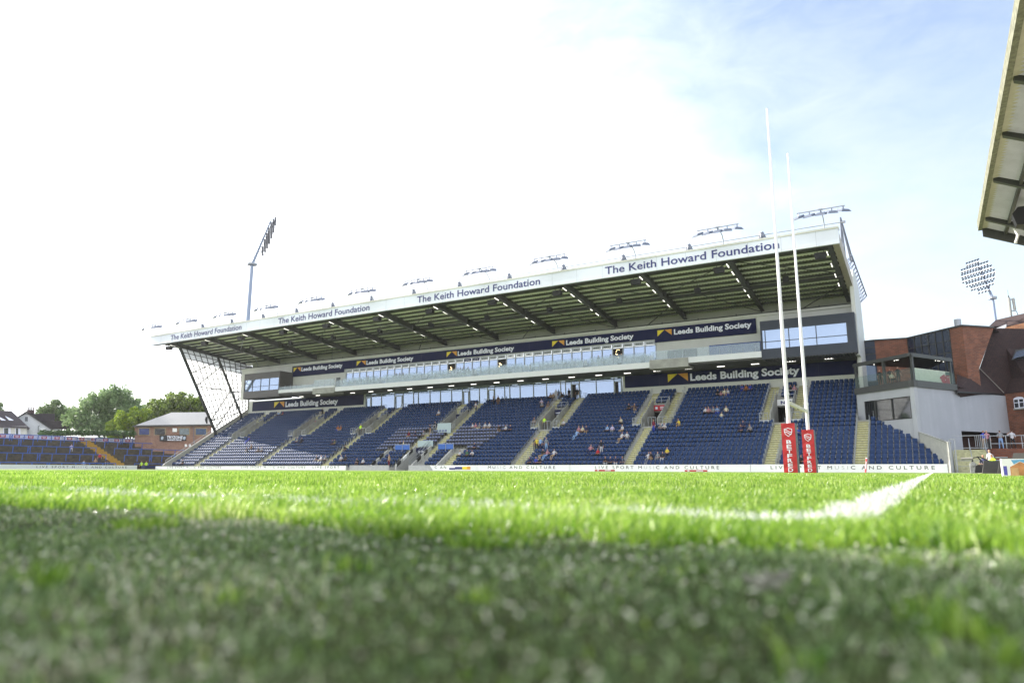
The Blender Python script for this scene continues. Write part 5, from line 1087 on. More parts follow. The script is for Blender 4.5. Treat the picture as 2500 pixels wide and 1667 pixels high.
# two houses
hw = mat('white rendered house wall', (.74, .75, .78), .8, var=.05); ht = mat('dark purple roof tiles', (.035, .026, .032), .8, var=.3, vscale=2)
D = 172
t = empty('gabled_house', far(90, 1100, D), 'white gabled house with chimney pots and a purple-brown roof', 'house'); t.location.z = 0
part(qd(MB(), [(42, 1145), (150, 1145), (150, 1047), (127, 1047), (65, 1006), (42, 1018)], D, 6), 'walls', hw, t)
m = MB(); qd(m, [(40, 1019), (65, 1003), (131, 1047), (126, 1049), (65, 1008), (42, 1021)], D-.4, .5); part(m, 'barge_board', mat('dark bargeboard', (.03, .028, .03), .6), t)
part(qd(MB(), [(70, 1006), (86, 1010), (134, 1009), (134, 1026), (118, 1027), (100, 1027)], D+3, 5), 'rear_roof', ht, t); part(qd(MB(), [(127, 1047.5), (164, 1046.5), (165, 1027), (100, 1028)], D-.2, 1.5), 'side_roof', ht, t)
part(qd(MB(), [(158, 1062), (172, 1062), (172, 1032), (164, 1032)], D+2, 3), 'side_tiles', ht, t)
m = qd(MB(), [(66, 1008), (84, 1010), (84, 1001), (66, 1000)], D+2.5, 1.5)
for k in range(4): qd(m, [(67.5+k*4.3, 1001), (70.5+k*4.3, 1001), (70.2+k*4.3, 993.5), (67.8+k*4.3, 993.5)], D+2.7, .5)
part(m, 'chimney', mat('dark chimney brick', (.05, .025, .025), .8), t)
part(qd(MB(), [(61, 1028), (68, 1028), (68, 1017), (61, 1017)], D-.1, .1), 'gable_vent', mat('grey louvre', (.16, .17, .19), .6), t)
fm = part(qd(MB(), [(99, 1060), (111, 1060), (111, 1045), (99, 1045)], D-.1, .1), 'window', board_white, t); part(qd(MB(), [(100, 1059), (110, 1059), (110, 1051), (100, 1051)], D-.2, .1), 'pane', mat('pale pane', (.35, .42, .40), .2), fm)
part(qd(MB(), [(92.5, 1060), (94, 1060), (94, 1041), (97, 1039), (97, 1038), (92.5, 1040.5)], D-.2, .1), 'drainpipe', black, t)
D = 166
t = empty('bungalow', far(30, 1100, D), 'white house under a dark roof with two skylights at the far left edge', 'house'); t.location.z = 0
part(qd(MB(), [(-60, 1145), (66, 1145), (66, 1040), (-60, 1038)], D, 8), 'walls', mat('cream rendered wall', (.66, .66, .60), .8), t)
e0, e1, e2, e3 = far(-70, 1040, D-.5), far(73, 1045, D-.5), far(28, 1003, D+5), far(-70, 1000, D+5); r, f = frame(20, D)
part(MB().add([e0, e1, e2, e3, e0+f*11, e1+f*11], [(0, 1, 2, 3), (1, 5, 2), (5, 4, 3, 2), (4, 0, 3), (4, 5, 1, 0)]), 'roof', ht, t)
for a in (0, 19): 
    k = part(MB().poly([far(a, 1019, D+1.9), far(a+14, 1026, D+1.0), far(a+9, 1026.3, D+.8) if 0 else far(a+13, 1026.5, D+.9), far(a+2, 1020.5, D+1.6) if 0 else far(a+3, 1026, D+.9), far(a-6, 1016, D+2.1)], .12, tuple(-f+Vector((0, 0, .5)))), 'skylight', sign_white, t)
for a, b in ((8, 26), (37, 50)):
    fm = part(qd(MB(), [(a, 1062), (b, 1062), (b, 1043), (a, 1043)], D-.1, .1), 'window', sign_white, t); part(qd(MB(), [(a+2, 1062), (b-6, 1062), (b-6, 1045), (a+2, 1045)], D-.2, .1), 'pane', mat('dim pane', (.03, .045, .045), .2, var=.5, vscale=3), fm)
# trees
def leafm(name, lo, hi):
    m = bpy.data.materials.new(name); m.use_nodes = True; nt = m.node_tree; b = nt.nodes['Principled BSDF']; o = nt.nodes['Material Output']
    a = N(nt, 'ShaderNodeAttribute'); a.attribute_name = 'rnd'; r = N(nt, 'ShaderNodeValToRGB'); r.color_ramp.elements[0].color = (*lo, 1); r.color_ramp.elements[1].color = (*hi, 1)
    nt.links.new(a.outputs['Fac'], r.inputs[0]); nt.links.new(r.outputs[0], b.inputs['Base Color']); b.inputs['Roughness'].default_value = .5
    t = N(nt, 'ShaderNodeBsdfTranslucent'); nt.links.new(r.outputs[0], t.inputs[0]); x = N(nt, 'ShaderNodeMixShader'); x.inputs[0].default_value = .3
    nt.links.new(b.outputs[0], x.inputs[1]); nt.links.new(t.outputs[0], x.inputs[2]); nt.links.new(x.outputs[0], o.inputs[0]); return m
bark = mat('dark bark', (.05, .04, .03), .9, var=.3)
def tree(label, clumps, D, n, lm, leaf=.34, trunk=None, name='tree', thin=1.0, group='trees behind the standing terrace'):
    """clumps: (px, py, radius px, weight) in the picture at distance D"""
    k = D*1.0/FPX; x0 = sum(c[0] for c in clumps)/len(clumps); base = far(trunk or x0, 1142, D); base.z = 0
    t = empty(name, base, label, 'tree', group); r, f = frame(x0, D); P = []; tot = sum(c[2]**2.0 for c in clumps)
    for (px, py, rp) in clumps:
        c = far(px, py, D+rng.uniform(-2, 2)); R_ = rp*k*1.18; nn = int(n*rp**2/tot); sub = rng.normal(0, 1, (max(int(14+rp*.7), 10), 3)); sub /= np.linalg.norm(sub, axis=1)[:, None]; sub *= R_*rng.uniform(.35, 1.08, (len(sub), 1)); sub[:, 2] *= .85
        which = rng.integers(0, len(sub), nn); q = rng.normal(0, 1, (nn, 3)); q /= np.linalg.norm(q, axis=1)[:, None]; q *= (R_*.30)*rng.uniform(.25, 1.0, (nn, 1))**.5
        P.append(np.array(c)+sub[which]+q)
    P = np.concatenate(P); n = len(P); u = rng.normal(0, 1, (n, 3)); u /= np.linalg.norm(u, axis=1)[:, None]; v = np.cross(u, rng.normal(0, 1, (n, 3))); v /= np.linalg.norm(v, axis=1)[:, None]
    s = leaf*rng.uniform(.5, 1.2, (n, 1)); V = np.stack([P-u*s, P-v*s*.45, P+u*s, P+v*s*.45], 1)-np.array(base)
    me = bpy.data.meshes.new('crown'); me.vertices.add(4*n); me.vertices.foreach_set('co', V.reshape(-1).astype(np.float32)); me.loops.add(4*n); me.loops.foreach_set('vertex_index', np.arange(4*n, dtype=np.int32))
    me.polygons.add(n); me.polygons.foreach_set('loop_start', (np.arange(n)*4).astype(np.int32)); me.polygons.foreach_set('loop_total', np.full(n, 4, np.int32)); me.materials.append(lm)
    a = me.attributes.new('rnd', 'FLOAT', 'POINT'); a.data.foreach_set('value', np.repeat(rng.random(n), 4).astype(np.float32)); me.update(calc_edges=True); me.validate()
    o = bpy.data.objects.new('crown', me); COL.objects.link(o); o.parent = t
    m = MB(); b0 = Vector((0, 0, 0)); top = far(x0, min(c[1] for c in clumps)+20, D)-base; fork = Vector((top.x*.4, top.y*.4, top.z*.38)); m.tube([b0, fork*.5, fork], .42, 8, .26)
    for (px, py, rp) in clumps: c = far(px, py, D)-base; m.tube([fork, fork.lerp(c, .5)+Vector((0, 0, .5)), c], .16, 6, .05)
    m.build('trunk', bark, t)
mid = leafm('mid green leaves', (.09, .16, .06), (.31, .43, .18)); dk = leafm('dark green leaves', (.05, .10, .03), (.20, .30, .09)); br = leafm('yellow green leaves', (.12, .22, .015), (.40, .50, .04))
tree('small dark leafy tree between the gabled house and the tallest tree', [(118, 1008, 17), (140, 999, 19), (160, 1013, 18), (176, 1008, 11), (150, 1028, 18), (105, 1004, 8)], 190, 6500, dk)
tree('tallest broad loose-crowned green tree behind the terrace', [(240, 985, 27), (262, 972, 24), (293, 968, 21), (282, 1000, 32), (232, 978, 13), (330, 985, 16), (320, 1010, 26), (215, 1020, 32), (190, 1038, 22), (255, 1035, 32), (300, 1040, 28), (205, 1000, 18), (343, 1000, 10)], 165, 18000, mid)
tree('rounded bright yellow-green bush left of the clubhouse', [(290, 1035, 20), (315, 1030, 24), (335, 1018, 20), (300, 1052, 22), (276, 1050, 15), (340, 1045, 20)], 156, 12000, br, leaf=.30)
tree('wide sunlit evergreen tree rising behind the clubhouse roof', [(362, 1005, 16), (388, 992, 19), (415, 985, 20), (445, 980, 19), (470, 982, 18), (490, 992, 16), (400, 1010, 24), (440, 1005, 24), (480, 1012, 22), (352, 1020, 14), (372, 1018, 18)], 172, 17000, leafm('sunny evergreen leaves', (.035, .08, .012), (.30, .40, .05)))
tree('sliver of a tall tree at the extreme left edge of the picture', [(-14, 990, 14), (-8, 1000, 10), (-25, 1010, 20)], 200, 2500, dk)
hb = empty('hedge', far(220, 1142, 150), 'low green hedge along the back of the terrace below the trees', 'hedge'); hb.location.z = 0
n = 6000; hx = rng.uniform(98, 330, n); hy = 1060-np.abs(rng.normal(0, 3.2, n)); HP = np.array([tuple(far(a, b, 148+rng.uniform(-1, 1))) for a, b in zip(hx, hy)]); m = MB(); 
for p in HP: u = Vector(rng.normal(0, .18, 3)); v = Vector(rng.normal(0, .1, 3)); p = Vector(p); m.add([p-u, p-v, p+u, p+v], [(0, 1, 2, 3)])
part(m, 'foliage', mat('hedge leaves', (.06, .12, .03), .7, var=.5, vscale=1.5), hb)
# floodlight towers of the ground behind
twm = mat('pale blue painted mast', (.26, .32, .44), .4, var=.05)
def tower(base, knee, top, rowdir, nrm, rows, label, wid, ms=1.0):
    t = empty('floodlight_tower', base, label, 'floodlight tower', 'tall floodlight towers behind the ground')
    b, k, p = Vector(base), Vector(knee), Vector(top)
    part(MB().tube([b, k], .62*ms, 14, .36*ms), 'mast', twm, t); part(MB().tube([k, p], .36*ms, 12, .16*ms), 'head_arm', twm, t)
    part(MB().tube([k+Vector((0, 0, -.2)), k+Vector((0, 0, .15))], 1.1*ms, 14), 'platform', steel_mid, t)
    rd = Vector(rowdir).normalized(); n = Vector(nrm).normalized()
    for i, (f_, L) in enumerate(rows):
        c = k.lerp(p, f_)+n*1.0; m = MB().bar(c-rd*L/2, c+rd*L/2, .12); m.bar(k.lerp(p, f_), c, .12); q = part(m, 'lamp_rail', steel_mid, t); nn = max(int(L/wid), 2)
        for s in (0, .9*ms):
            m = MB()
            for j in range(nn): x = c+rd*(-L/2+L*(j+.5)/nn)+Vector((0, 0, s)); m.tube([x-n*.05, x+n*.25-Vector((0, 0, .15))], .14*ms, 8, .26*ms)
            part(m, 'lamps', mat('dark lamp shells', (.02, .022, .035), .4), q)
b = at(599, 900, Y=100); k = at(615.4, 645, Y=100); p = at(662, 536, Y=101.5); b.z = 0; b.x = k.x
v = Vector((k.x, k.y, 0)).normalized(); side = Vector((v.y, -v.x, 0))
tower(b, k, p, tuple(v+side*.06), tuple(side*.8+Vector((0, 0, -.1))), [(.28, 4), (.40, 7), (.51, 8.5), (.62, 9), (.74, 8.5), (.85, 7), (.95, 3)], 'tall pale floodlight mast behind the far left end of the grandstand', .8)
b = at(2434, 785, Y=130); k = at(2423, 727, Y=130); p = at(2384, 634, Y=131); b.z = 0
tower(b, k, p, (-.69, .72, 0), (-.55, -.6, -.1), [(.18, 2.4), (.30, 4.3), (.42, 5.4), (.54, 6.2), (.66, 5.8), (.78, 5.2), (.90, 2.6)], 'floodlight mast with rows of small lamps above the pavilion roof at the right', .52, .55)
t = empty('phone_antennas', at(2470, 770, Y=110), 'pair of slim phone mast antennas above the pavilion roof', 'antenna')
for x0, ya, yb in ((2466, 727, 770), (2476, 728, 757)): part(MB().tube([at(x0-3, ya, Y=110), at(x0+2, yb, Y=110)], .16, 8), 'antenna_panel', mat('grey antenna shell', (.30, .30, .28), .5), t)
part(MB().tube([at(2462, 722, Y=110), at(2470, 772, Y=110)], .07, 6).tube([at(2465, 731, Y=110), at(2478, 732, Y=110)], .05, 6).tube([at(2468, 758, Y=110), at(2482, 760, Y=110), at(2485, 768, Y=110)], .05, 6).tube([at(2460, 708, Y=110), at(2462, 724, Y=110)], .02, 5), 'mounting_frame', steel_dark, t)

# ------------------------------------------------------------------ people
def person_mesh(name, J, B, hair=True):
    """J: joints name -> (x, y, z, radius); B: bones (a, b, region) with region 0 skin 1 top 2 legs 3 hair 4 shoes"""
    names = list(J); idx = {n: i for i, n in enumerate(names)}
    me = bpy.data.meshes.new(name); me.from_pydata([J[n][:3] for n in names], [(idx[a], idx[b]) for a, b, _ in B], [])
    o = bpy.data.objects.new(name, me); COL.objects.link(o)
    sk = o.modifiers.new('s', 'SKIN'); sk.use_smooth_shade = True; ss = o.modifiers.new('u', 'SUBSURF'); ss.levels = 1; ss.render_levels = 1
    for i, n in enumerate(names): d = me.skin_vertices[0].data[i]; r = J[n][3]; d.radius = (r if not isinstance(r, tuple) else r[0], r if not isinstance(r, tuple) else r[1]); d.use_root = (n == 'pel')
    dg = bpy.context.evaluated_depsgraph_get(); dg.update(); m2 = bpy.data.meshes.new_from_object(o.evaluated_get(dg)); bpy.data.objects.remove(o)
    hd = Vector(J['head'][:3])
    for p in m2.polygons:
        c = Vector(p.center); best, reg = 9e9, 0
        for a, b, r_ in B:
            pa, pb = Vector(J[a][:3]), Vector(J[b][:3]); ab = pb-pa; t = max(0, min(1, (c-pa).dot(ab)/max(ab.length_squared, 1e-6))); d = (c-(pa+ab*t)).length
            if d < best: best, reg = d, r_
        if reg == 0 and (c-hd).length < .22 and c.z > hd.z-.08 and (c.z > hd.z+.055 or c.y > hd.y+.035): reg = 3
        p.material_index = reg; p.use_smooth = True
    return m2
def arms(J, sh, el, wr, hd):
    for s, e, w, h, k in ((1, el[0], wr[0], hd[0], 'L'), (-1, el[1], wr[1], hd[1], 'R')):
        J['sh'+k] = (s*sh[0], sh[1], sh[2], .055); J['el'+k] = (*e, .043); J['wr'+k] = (*w, .030); J['hd'+k] = (*h, .034); J['th'+k] = ((w[0]+h[0])/2-s*.035, (w[1]+h[1])/2-.02, (w[2]+h[2])/2, .014)
        J['fi'+k] = (h[0]+(h[0]-w[0])*.7, h[1]+(h[1]-w[1])*.7, h[2]+(h[2]-w[2])*.7, .02)
BON = [('pel', 'sp', 1), ('sp', 'ch', 1), ('ch', 'nk', 1), ('nk', 'jaw', 0), ('jaw', 'head', 0), ('head', 'top', 0)]
for k in 'LR': BON += [('ch', 'sh'+k, 1), ('sh'+k, 'el'+k, 1), ('el'+k, 'wr'+k, 0), ('wr'+k, 'hd'+k, 0), ('wr'+k, 'th'+k, 0), ('hd'+k, 'fi'+k, 0), ('pel', 'hip'+k, 2), ('hip'+k, 'kn'+k, 2), ('kn'+k, 'an'+k, 2), ('an'+k, 'toe'+k, 4)]
def body(pel, lean=0.0, head=(0, 0)):
    x, y, z = pel; J = {'pel': (x, y, z, (.135, .11))}
    J['sp'] = (x, y-lean*.35, z+.20, (.125, .10)); J['ch'] = (x, y-lean*.8, z+.42, (.15, .11)); J['nk'] = (x, y-lean, z+.555, .055); J['jaw'] = (x+head[0]*.3, y-lean-.015+head[1]*.3, z+.63, .060)
    J['head'] = (x+head[0]*.6, y-lean-.01+head[1]*.6, z+.70, .085); J['top'] = (x+head[0], y-lean+.005+head[1], z+.775, .065); return J
def legs(J, hips, kn, an):
    for s, k, i in ((1, 'L', 0), (-1, 'R', 1)):
        J['hip'+k] = (*hips[i], .088); J['kn'+k] = (*kn[i], .058); J['an'+k] = (*an[i], .040); J['toe'+k] = (an[i][0]+s*.02, an[i][1]-.15, max(an[i][2]-.04, .03), .034)
POSE = {}
def mk(name, J): POSE[name] = person_mesh(name, J, BON)
J = body((0, 0, .95)); arms(J, (.19, 0, 1.37), [(.25, .03, 1.10), (-.25, .03, 1.10)], [(.27, -.06, .86), (-.27, -.06, .86)], [(.27, -.08, .79), (-.27, -.08, .79)]); legs(J, [(.09, 0, .88), (-.09, 0, .88)], [(.11, -.02, .48), (-.11, -.02, .48)], [(.12, .02, .08), (-.12, .02, .08)]); mk('stand', J)
J = body((0, 0, .94), .05, (.03, -.02)); arms(J, (.19, -.04, 1.36), [(.27, .05, 1.12), (-.27, .02, 1.12)], [(.10, -.20, 1.10), (-.08, -.22, 1.14)], [(.02, -.24, 1.12), (-.01, -.25, 1.18)]); legs(J, [(.09, 0, .87), (-.09, 0, .87)], [(.13, -.10, .48), (-.11, .03, .48)], [(.14, -.12, .08), (-.13, .12, .08)]); mk('walk', J)
J = body((0, 0, .95), .02); arms(J, (.19, -.01, 1.37), [(.40, -.05, 1.22), (-.25, .03, 1.10)], [(.25, -.20, 1.45), (-.20, -.15, .98)], [(.18, -.20, 1.52), (-.15, -.19, .95)]); legs(J, [(.09, 0, .88), (-.09, 0, .88)], [(.11, -.02, .48), (-.14, -.02, .48)], [(.12, .02, .08), (-.20, .02, .08)]); mk('reach', J)
SH = .50
J = body((0, .02, SH), -.02, (.02, 0)); arms(J, (.19, .04, SH+.42), [(.25, .02, SH+.17), (-.25, .02, SH+.17)], [(.16, -.22, SH+.13), (-.14, -.22, SH+.13)], [(.10, -.28, SH+.13), (-.08, -.28, SH+.13)]); legs(J, [(.10, -.02, SH), (-.10, -.02, SH)], [(.14, -.42, SH+.04), (-.13, -.42, SH+.04)], [(.13, -.42, .08), (-.13, -.40, .08)]); mk('sit', J)
J = body((0, .02, SH), .20, (-.02, -.05)); arms(J, (.19, -.13, SH+.40), [(.24, -.30, SH+.18), (-.24, -.30, SH+.18)], [(.08, -.42, SH+.20), (-.06, -.42, SH+.22)], [(.02, -.44, SH+.26), (-.01, -.44, SH+.28)]); legs(J, [(.10, -.02, SH), (-.10, -.02, SH)], [(.17, -.40, SH+.05), (-.17, -.40, SH+.05)], [(.13, -.36, .08), (-.13, -.34, .08)]); mk('sit_forward', J)
J = body((0, -.06, SH-.02), -.14, (.05, 0)); arms(J, (.19, .10, SH+.38), [(.36, .12, SH+.22), (-.36, .10, SH+.22)], [(.30, -.12, SH+.18), (-.32, .16, SH+.36)], [(.26, -.18, SH+.16), (-.28, .2, SH+.42)]); legs(J, [(.10, -.12, SH-.02), (-.10, -.12, SH-.02)], [(.13, -.55, SH-.08), (-.12, -.52, SH-.02)], [(.14, -.92, -.12), (-.05, -.86, -.14)]); mk('sit_sprawl', J)
skins = [(.40, .21, .14), (.46, .26, .18), (.22, .11, .07)]; hairs = [(.03, .02, .015), (.10, .05, .02), (.35, .25, .13), (.30, .29, .28)]
PAL = {'black': (.012, .012, .014), 'white': (.52, .52, .56), 'navy': (.012, .018, .07), 'blue': (.02, .05, .38), 'light blue': (.22, .36, .62), 'pink': (.42, .20, .24), 'grey': (.22, .23, .25), 'red': (.42, .02, .03), 'maroon': (.16, .01, .03),
       'yellow': (.65, .50, .05), 'brown': (.14, .08, .05), 'cream': (.60, .55, .40), 'olive': (.12, .12, .05), 'lilac': (.50, .45, .66), 'hi-vis yellow': (.55, .85, .04), 'orange': (.35, .12, .03), 'tan': (.38, .26, .15), 'green': (.05, .14, .07)}
def pmat(col): return mat('cloth '+col, PAL[col], .8, var=.15, vscale=12)
def cmat(pref, c): return mat('%s %.2f' % (pref, c[0]), c, .55 if pref == 'skin' else .7, var=.05)
def person(pose, loc, label, top, leg, grp=None, rz=0.0, sc=1.0, hair=None, skin=None):
    o = bpy.data.objects.new('person', POSE[pose])
    COL.objects.link(o); o.location = loc; o.rotation_euler = (0, 0, R(rz)); o.scale = (sc, sc, sc)
    if len(POSE[pose].materials) == 0:
        for q in ('skin', 'top', 'legs', 'hair', 'shoes'): POSE[pose].materials.append(black)
    s = cmat('skin', skins[skin if skin is not None else int(rng.integers(0, 2))]); h = cmat('hair', hairs[hair if hair is not None else int(rng.integers(0, 4))])
    for i, m_ in enumerate((s, pmat(top), pmat(leg), h, pmat('black' if rng.random() < .6 else 'white'))):
        o.material_slots[i].link = 'OBJECT'; o.material_slots[i].material = m_
    tag(o, label, 'person', grp); return o
def row_spot(px, py, hz=.85):
    best = None
    for i in range(NR):
        p = at(px, py, Y=yr(i)+.45); e = abs(p.z-(fl(i)+hz))
        if best is None or e < best[0]: best = (e, i, p.x)
    return best[1], best[2]
# (pose, px, py, shirt, legs, where in words)
SIT = [('sit', 1929.6, 949, 'black', 'black', 'above the white entrance sign'), ('sit', 1940, 951, 'pink', 'black', 'above the white entrance sign'), ('sit_forward', 1949, 1050, 'blue', 'navy', 'just behind the nearer goal post pad'), ('sit', 1955, 1122, 'black', 'black', 'low down between the two post pads'),
 ('sit', 1752, 957, 'black', 'black', 'in the top rows left of the posts'), ('sit', 1760, 960, 'pink', 'black', 'in the top rows, a small child'), ('sit', 1769, 957, 'cream', 'tan', 'in the top rows by a white-topped neighbour'), ('sit_forward', 1779, 956, 'white', 'blue', 'in the top rows, end of a row of four'),
 ('sit_forward', 1812, 947, 'blue', 'blue', 'in the very top row left of an orange-topped one'), ('sit', 1821, 945, 'orange', 'brown', 'in the very top row between two blue tops'), ('sit', 1832, 948, 'blue', 'navy', 'in the very top row right of an orange-topped one'),
 ('sit', 1722.5, 1003, 'white', 'black', 'left end of a family row of six'), ('sit_forward', 1730.5, 1002, 'pink', 'black', 'second in a family row of six'), ('sit', 1741.5, 1003, 'grey', 'navy', 'third in a family row of six'), ('sit_forward', 1752, 1002, 'light blue', 'blue', 'fourth in a family row of six'), ('sit', 1761, 1006, 'cream', 'light blue', 'smallest child in a family row of six'), ('sit', 1773, 1002, 'cream', 'navy', 'right end of a family row of six'),
 ('sit_forward', 1659, 1030, 'yellow', 'tan', 'alone in the middle block'), ('sit', 1814, 1035, 'navy', 'navy', 'upper one of two in navy'), ('sit', 1808, 1046, 'navy', 'black', 'lower one of two in navy'), ('sit_forward', 1833, 1046, 'grey', 'black', 'reaching towards two in navy'),
 ('sit_forward', 1613, 1041, 'grey', 'navy', 'beside the red-signed entrance'), ('sit_forward', 1622.5, 1041, 'white', 'black', 'beside the red-signed entrance, right of a grey top'), ('sit', 1535, 993, 'black', 'black', 'upper block, left of a striped neighbour'), ('sit_sprawl', 1549, 993, 'brown', 'tan', 'upper block, feet on the next row'),
 ('sit_forward', 1518, 1029, 'cream', 'black', 'bent forward near the left gangway'), ('sit', 1519, 1045, 'white', 'tan', 'directly below the cream-topped one'), ('sit_sprawl', 1518, 1063, 'white', 'tan', 'legs stretched over the row in front'), ('sit', 1531, 1065, 'white', 'grey', 'right of a sprawling neighbour'),
 ('sit', 1628.5, 1102, 'yellow', 'navy', 'in a bright yellow scarf above a group of four'), ('sit_sprawl', 1583, 1116, 'white', 'grey', 'left end of a group of four near the front'), ('sit_forward', 1592, 1114, 'black', 'tan', 'second in a group of four near the front'), ('sit', 1605.5, 1114, 'grey', 'grey', 'third in a group of four near the front'), ('sit', 1617.5, 1115, 'black', 'white', 'right end of a group of four near the front'),
 ('sit', 1503, 1124, 'navy', 'white', 'front row by the gangway'), ('sit', 1509, 1122, 'navy', 'navy', 'front row by the gangway, right one'), ('sit_forward', 1478, 1124, 'black', 'white', 'front row, left of a trio'), ('sit', 1490, 1123, 'navy', 'black', 'front row, middle of a trio'),
 ('sit_forward', 1323, 981, 'lilac', 'black', 'near the top by the third entrance'), ('sit', 1323, 990, 'grey', 'black', 'below the lilac-topped one'), ('sit', 1338, 986, 'brown', 'tan', 'next to the rail near the top'),
 ('sit', 1343, 966, 'brown', 'black', 'at the very top beside the lounge windows'), ('sit', 1351, 966, 'tan', 'brown', 'at the very top, long haired'), ('sit', 1371, 967, 'black', 'black', 'at the very top in dark clothes'),
 ('sit', 1153.5, 1040, 'white', 'black', 'left end of five above the padded seats'), ('sit', 1161, 1039, 'pink', 'grey', 'second of five above the padded seats'), ('sit', 1170, 1041, 'grey', 'cream', 'third of five above the padded seats'), ('sit', 1184, 1039, 'white', 'tan', 'fourth of five above the padded seats'), ('sit', 1194.5, 1039, 'white', 'tan', 'right end of five above the padded seats'),
 ('sit_forward', 1219, 1046, 'black', 'tan', 'left of three beside the padded seats'), ('sit', 1234.5, 1046, 'white', 'black', 'middle of three beside the padded seats'), ('sit', 1245.5, 1044, 'navy', 'black', 'right of three beside the padded seats'), ('sit', 1304, 1026, 'brown', 'brown', 'behind the guard rail'),
 ('sit', 1375.5, 1032, 'white', 'black', 'alone right of the steward'), ('sit_sprawl', 1408, 1058, 'light blue', 'light blue', 'lying back in front of three others'), ('sit', 1413, 1046, 'pink', 'tan', 'left of three behind a sprawling one'), ('sit', 1422, 1047, 'cream', 'brown', 'middle of three behind a sprawling one'), ('sit', 1431, 1047, 'navy', 'tan', 'right of three behind a sprawling one'), ('sit', 1482.5, 1047, 'light blue', 'black', 'in a pale blue shirt near the gangway'), ('sit', 1495, 1047, 'lilac', 'grey', 'right of a pale blue shirt near the gangway'),
 ('sit_sprawl', 1324.5, 1105, 'black', 'tan', 'left of three sprawling with bare legs'), ('sit_sprawl', 1335.5, 1107, 'pink', 'light blue', 'middle of three sprawling'), ('sit_sprawl', 1352.5, 1108, 'white', 'tan', 'right of three sprawling with bare legs'), ('sit', 1459, 1098, 'red', 'black', 'in a red top beside a standing one'), ('sit_sprawl', 1442, 1095, 'pink', 'navy', 'in a pink top left of a red one'),
 ('sit', 1158, 1091, 'navy', 'black', 'edge of the padded seats'), ('sit', 1122, 1109, 'white', 'black', 'in a white shirt right of the tunnel'), ('sit', 1140, 1109, 'green', 'black', 'between two white shirts right of the tunnel'), ('sit_forward', 1154, 1107, 'white', 'black', 'rightmost white shirt right of the tunnel'),
 ('sit', 1292, 1131, 'navy', 'black', 'front row, only the head above the board'), ('sit', 1308, 1131, 'blue', 'black', 'front row, head and blue shoulders'), ('sit', 1318, 1131, 'black', 'black', 'front row, dark head by a blue one'),
 ('sit', 1071, 1008, 'white', 'tan', 'alone high up left of the tunnel'), ('sit', 1062, 1033, 'black', 'black', 'near the upper tunnel wall'), ('sit', 998, 1059, 'maroon', 'tan', 'in a dark red top among padded seats'), ('sit', 1013.5, 1059, 'navy', 'navy', 'in navy among padded seats'), ('sit', 1034, 1058, 'grey', 'black', 'by the gangway above the tunnel'),
 ('sit', 825, 1046, 'orange', 'blue', 'in orange and blue, left block'), ('sit', 831.5, 1046, 'orange', 'tan', 'right one of a pair in orange'), ('sit', 811, 1076, 'navy', 'black', 'alone in a dark top, left block'), ('sit', 842, 1096, 'black', 'navy', 'by the gangway in dark clothes'),
 ('sit', 773, 1115, 'black', 'grey', 'left of a front group in the left block'), ('sit', 784, 1115, 'white', 'cream', 'middle of a front group in the left block'), ('sit', 794, 1114, 'grey', 'black', 'right of a front group in the left block'), ('sit', 833, 1116, 'white', 'tan', 'white top two rows from the front'), ('sit', 843, 1114, 'black', 'black', 'dark top two rows from the front'), ('sit_forward', 873, 1127, 'black', 'brown', 'front row left of the tunnel wall'), ('sit', 886, 1129, 'white', 'black', 'front row in white left of the tunnel wall'),
 ('sit', 679.5, 1012, 'light blue', 'navy', 'top row at the far left block'), ('sit', 690, 1011, 'maroon', 'black', 'top row in maroon at the far left block'), ('sit_sprawl', 607, 1071, 'blue', 'blue', 'lying across seats in the far left block'), ('sit', 725, 1071, 'grey', 'navy', 'left of a reclining pair'), ('sit_sprawl', 736, 1072, 'black', 'black', 'reclining in black'), ('sit', 811, 1077, 'olive', 'black', 'in olive near the gangway'), 
 ('sit_forward', 605, 1095, 'black', 'grey', 'first of four in the far left block'), ('sit', 613, 1094, 'brown', 'black', 'second of four in the far left block'), ('sit', 630, 1094, 'black', 'black', 'third of four in the far left block'), ('sit', 639, 1094, 'grey', 'black', 'last of four in the far left block'), ('sit', 446, 1127, 'black', 'black', 'alone at the very front of the far left block')]
seen = set()
for pose, px, py, tp, lg, wh in SIT:
    i, x = row_spot(px, py); 
    while (i, round(x/.45)) in seen: x += .5
    seen.add((i, round(x/.45)))
    person(pose, (x, yr(i)+.44, fl(i)), 'seated person in %s, %s' % (tp, wh), tp, lg, 'spectators in the grandstand', rz=float(rng.uniform(-25, 25)), sc=.78 if 'child' in wh else 1.0)
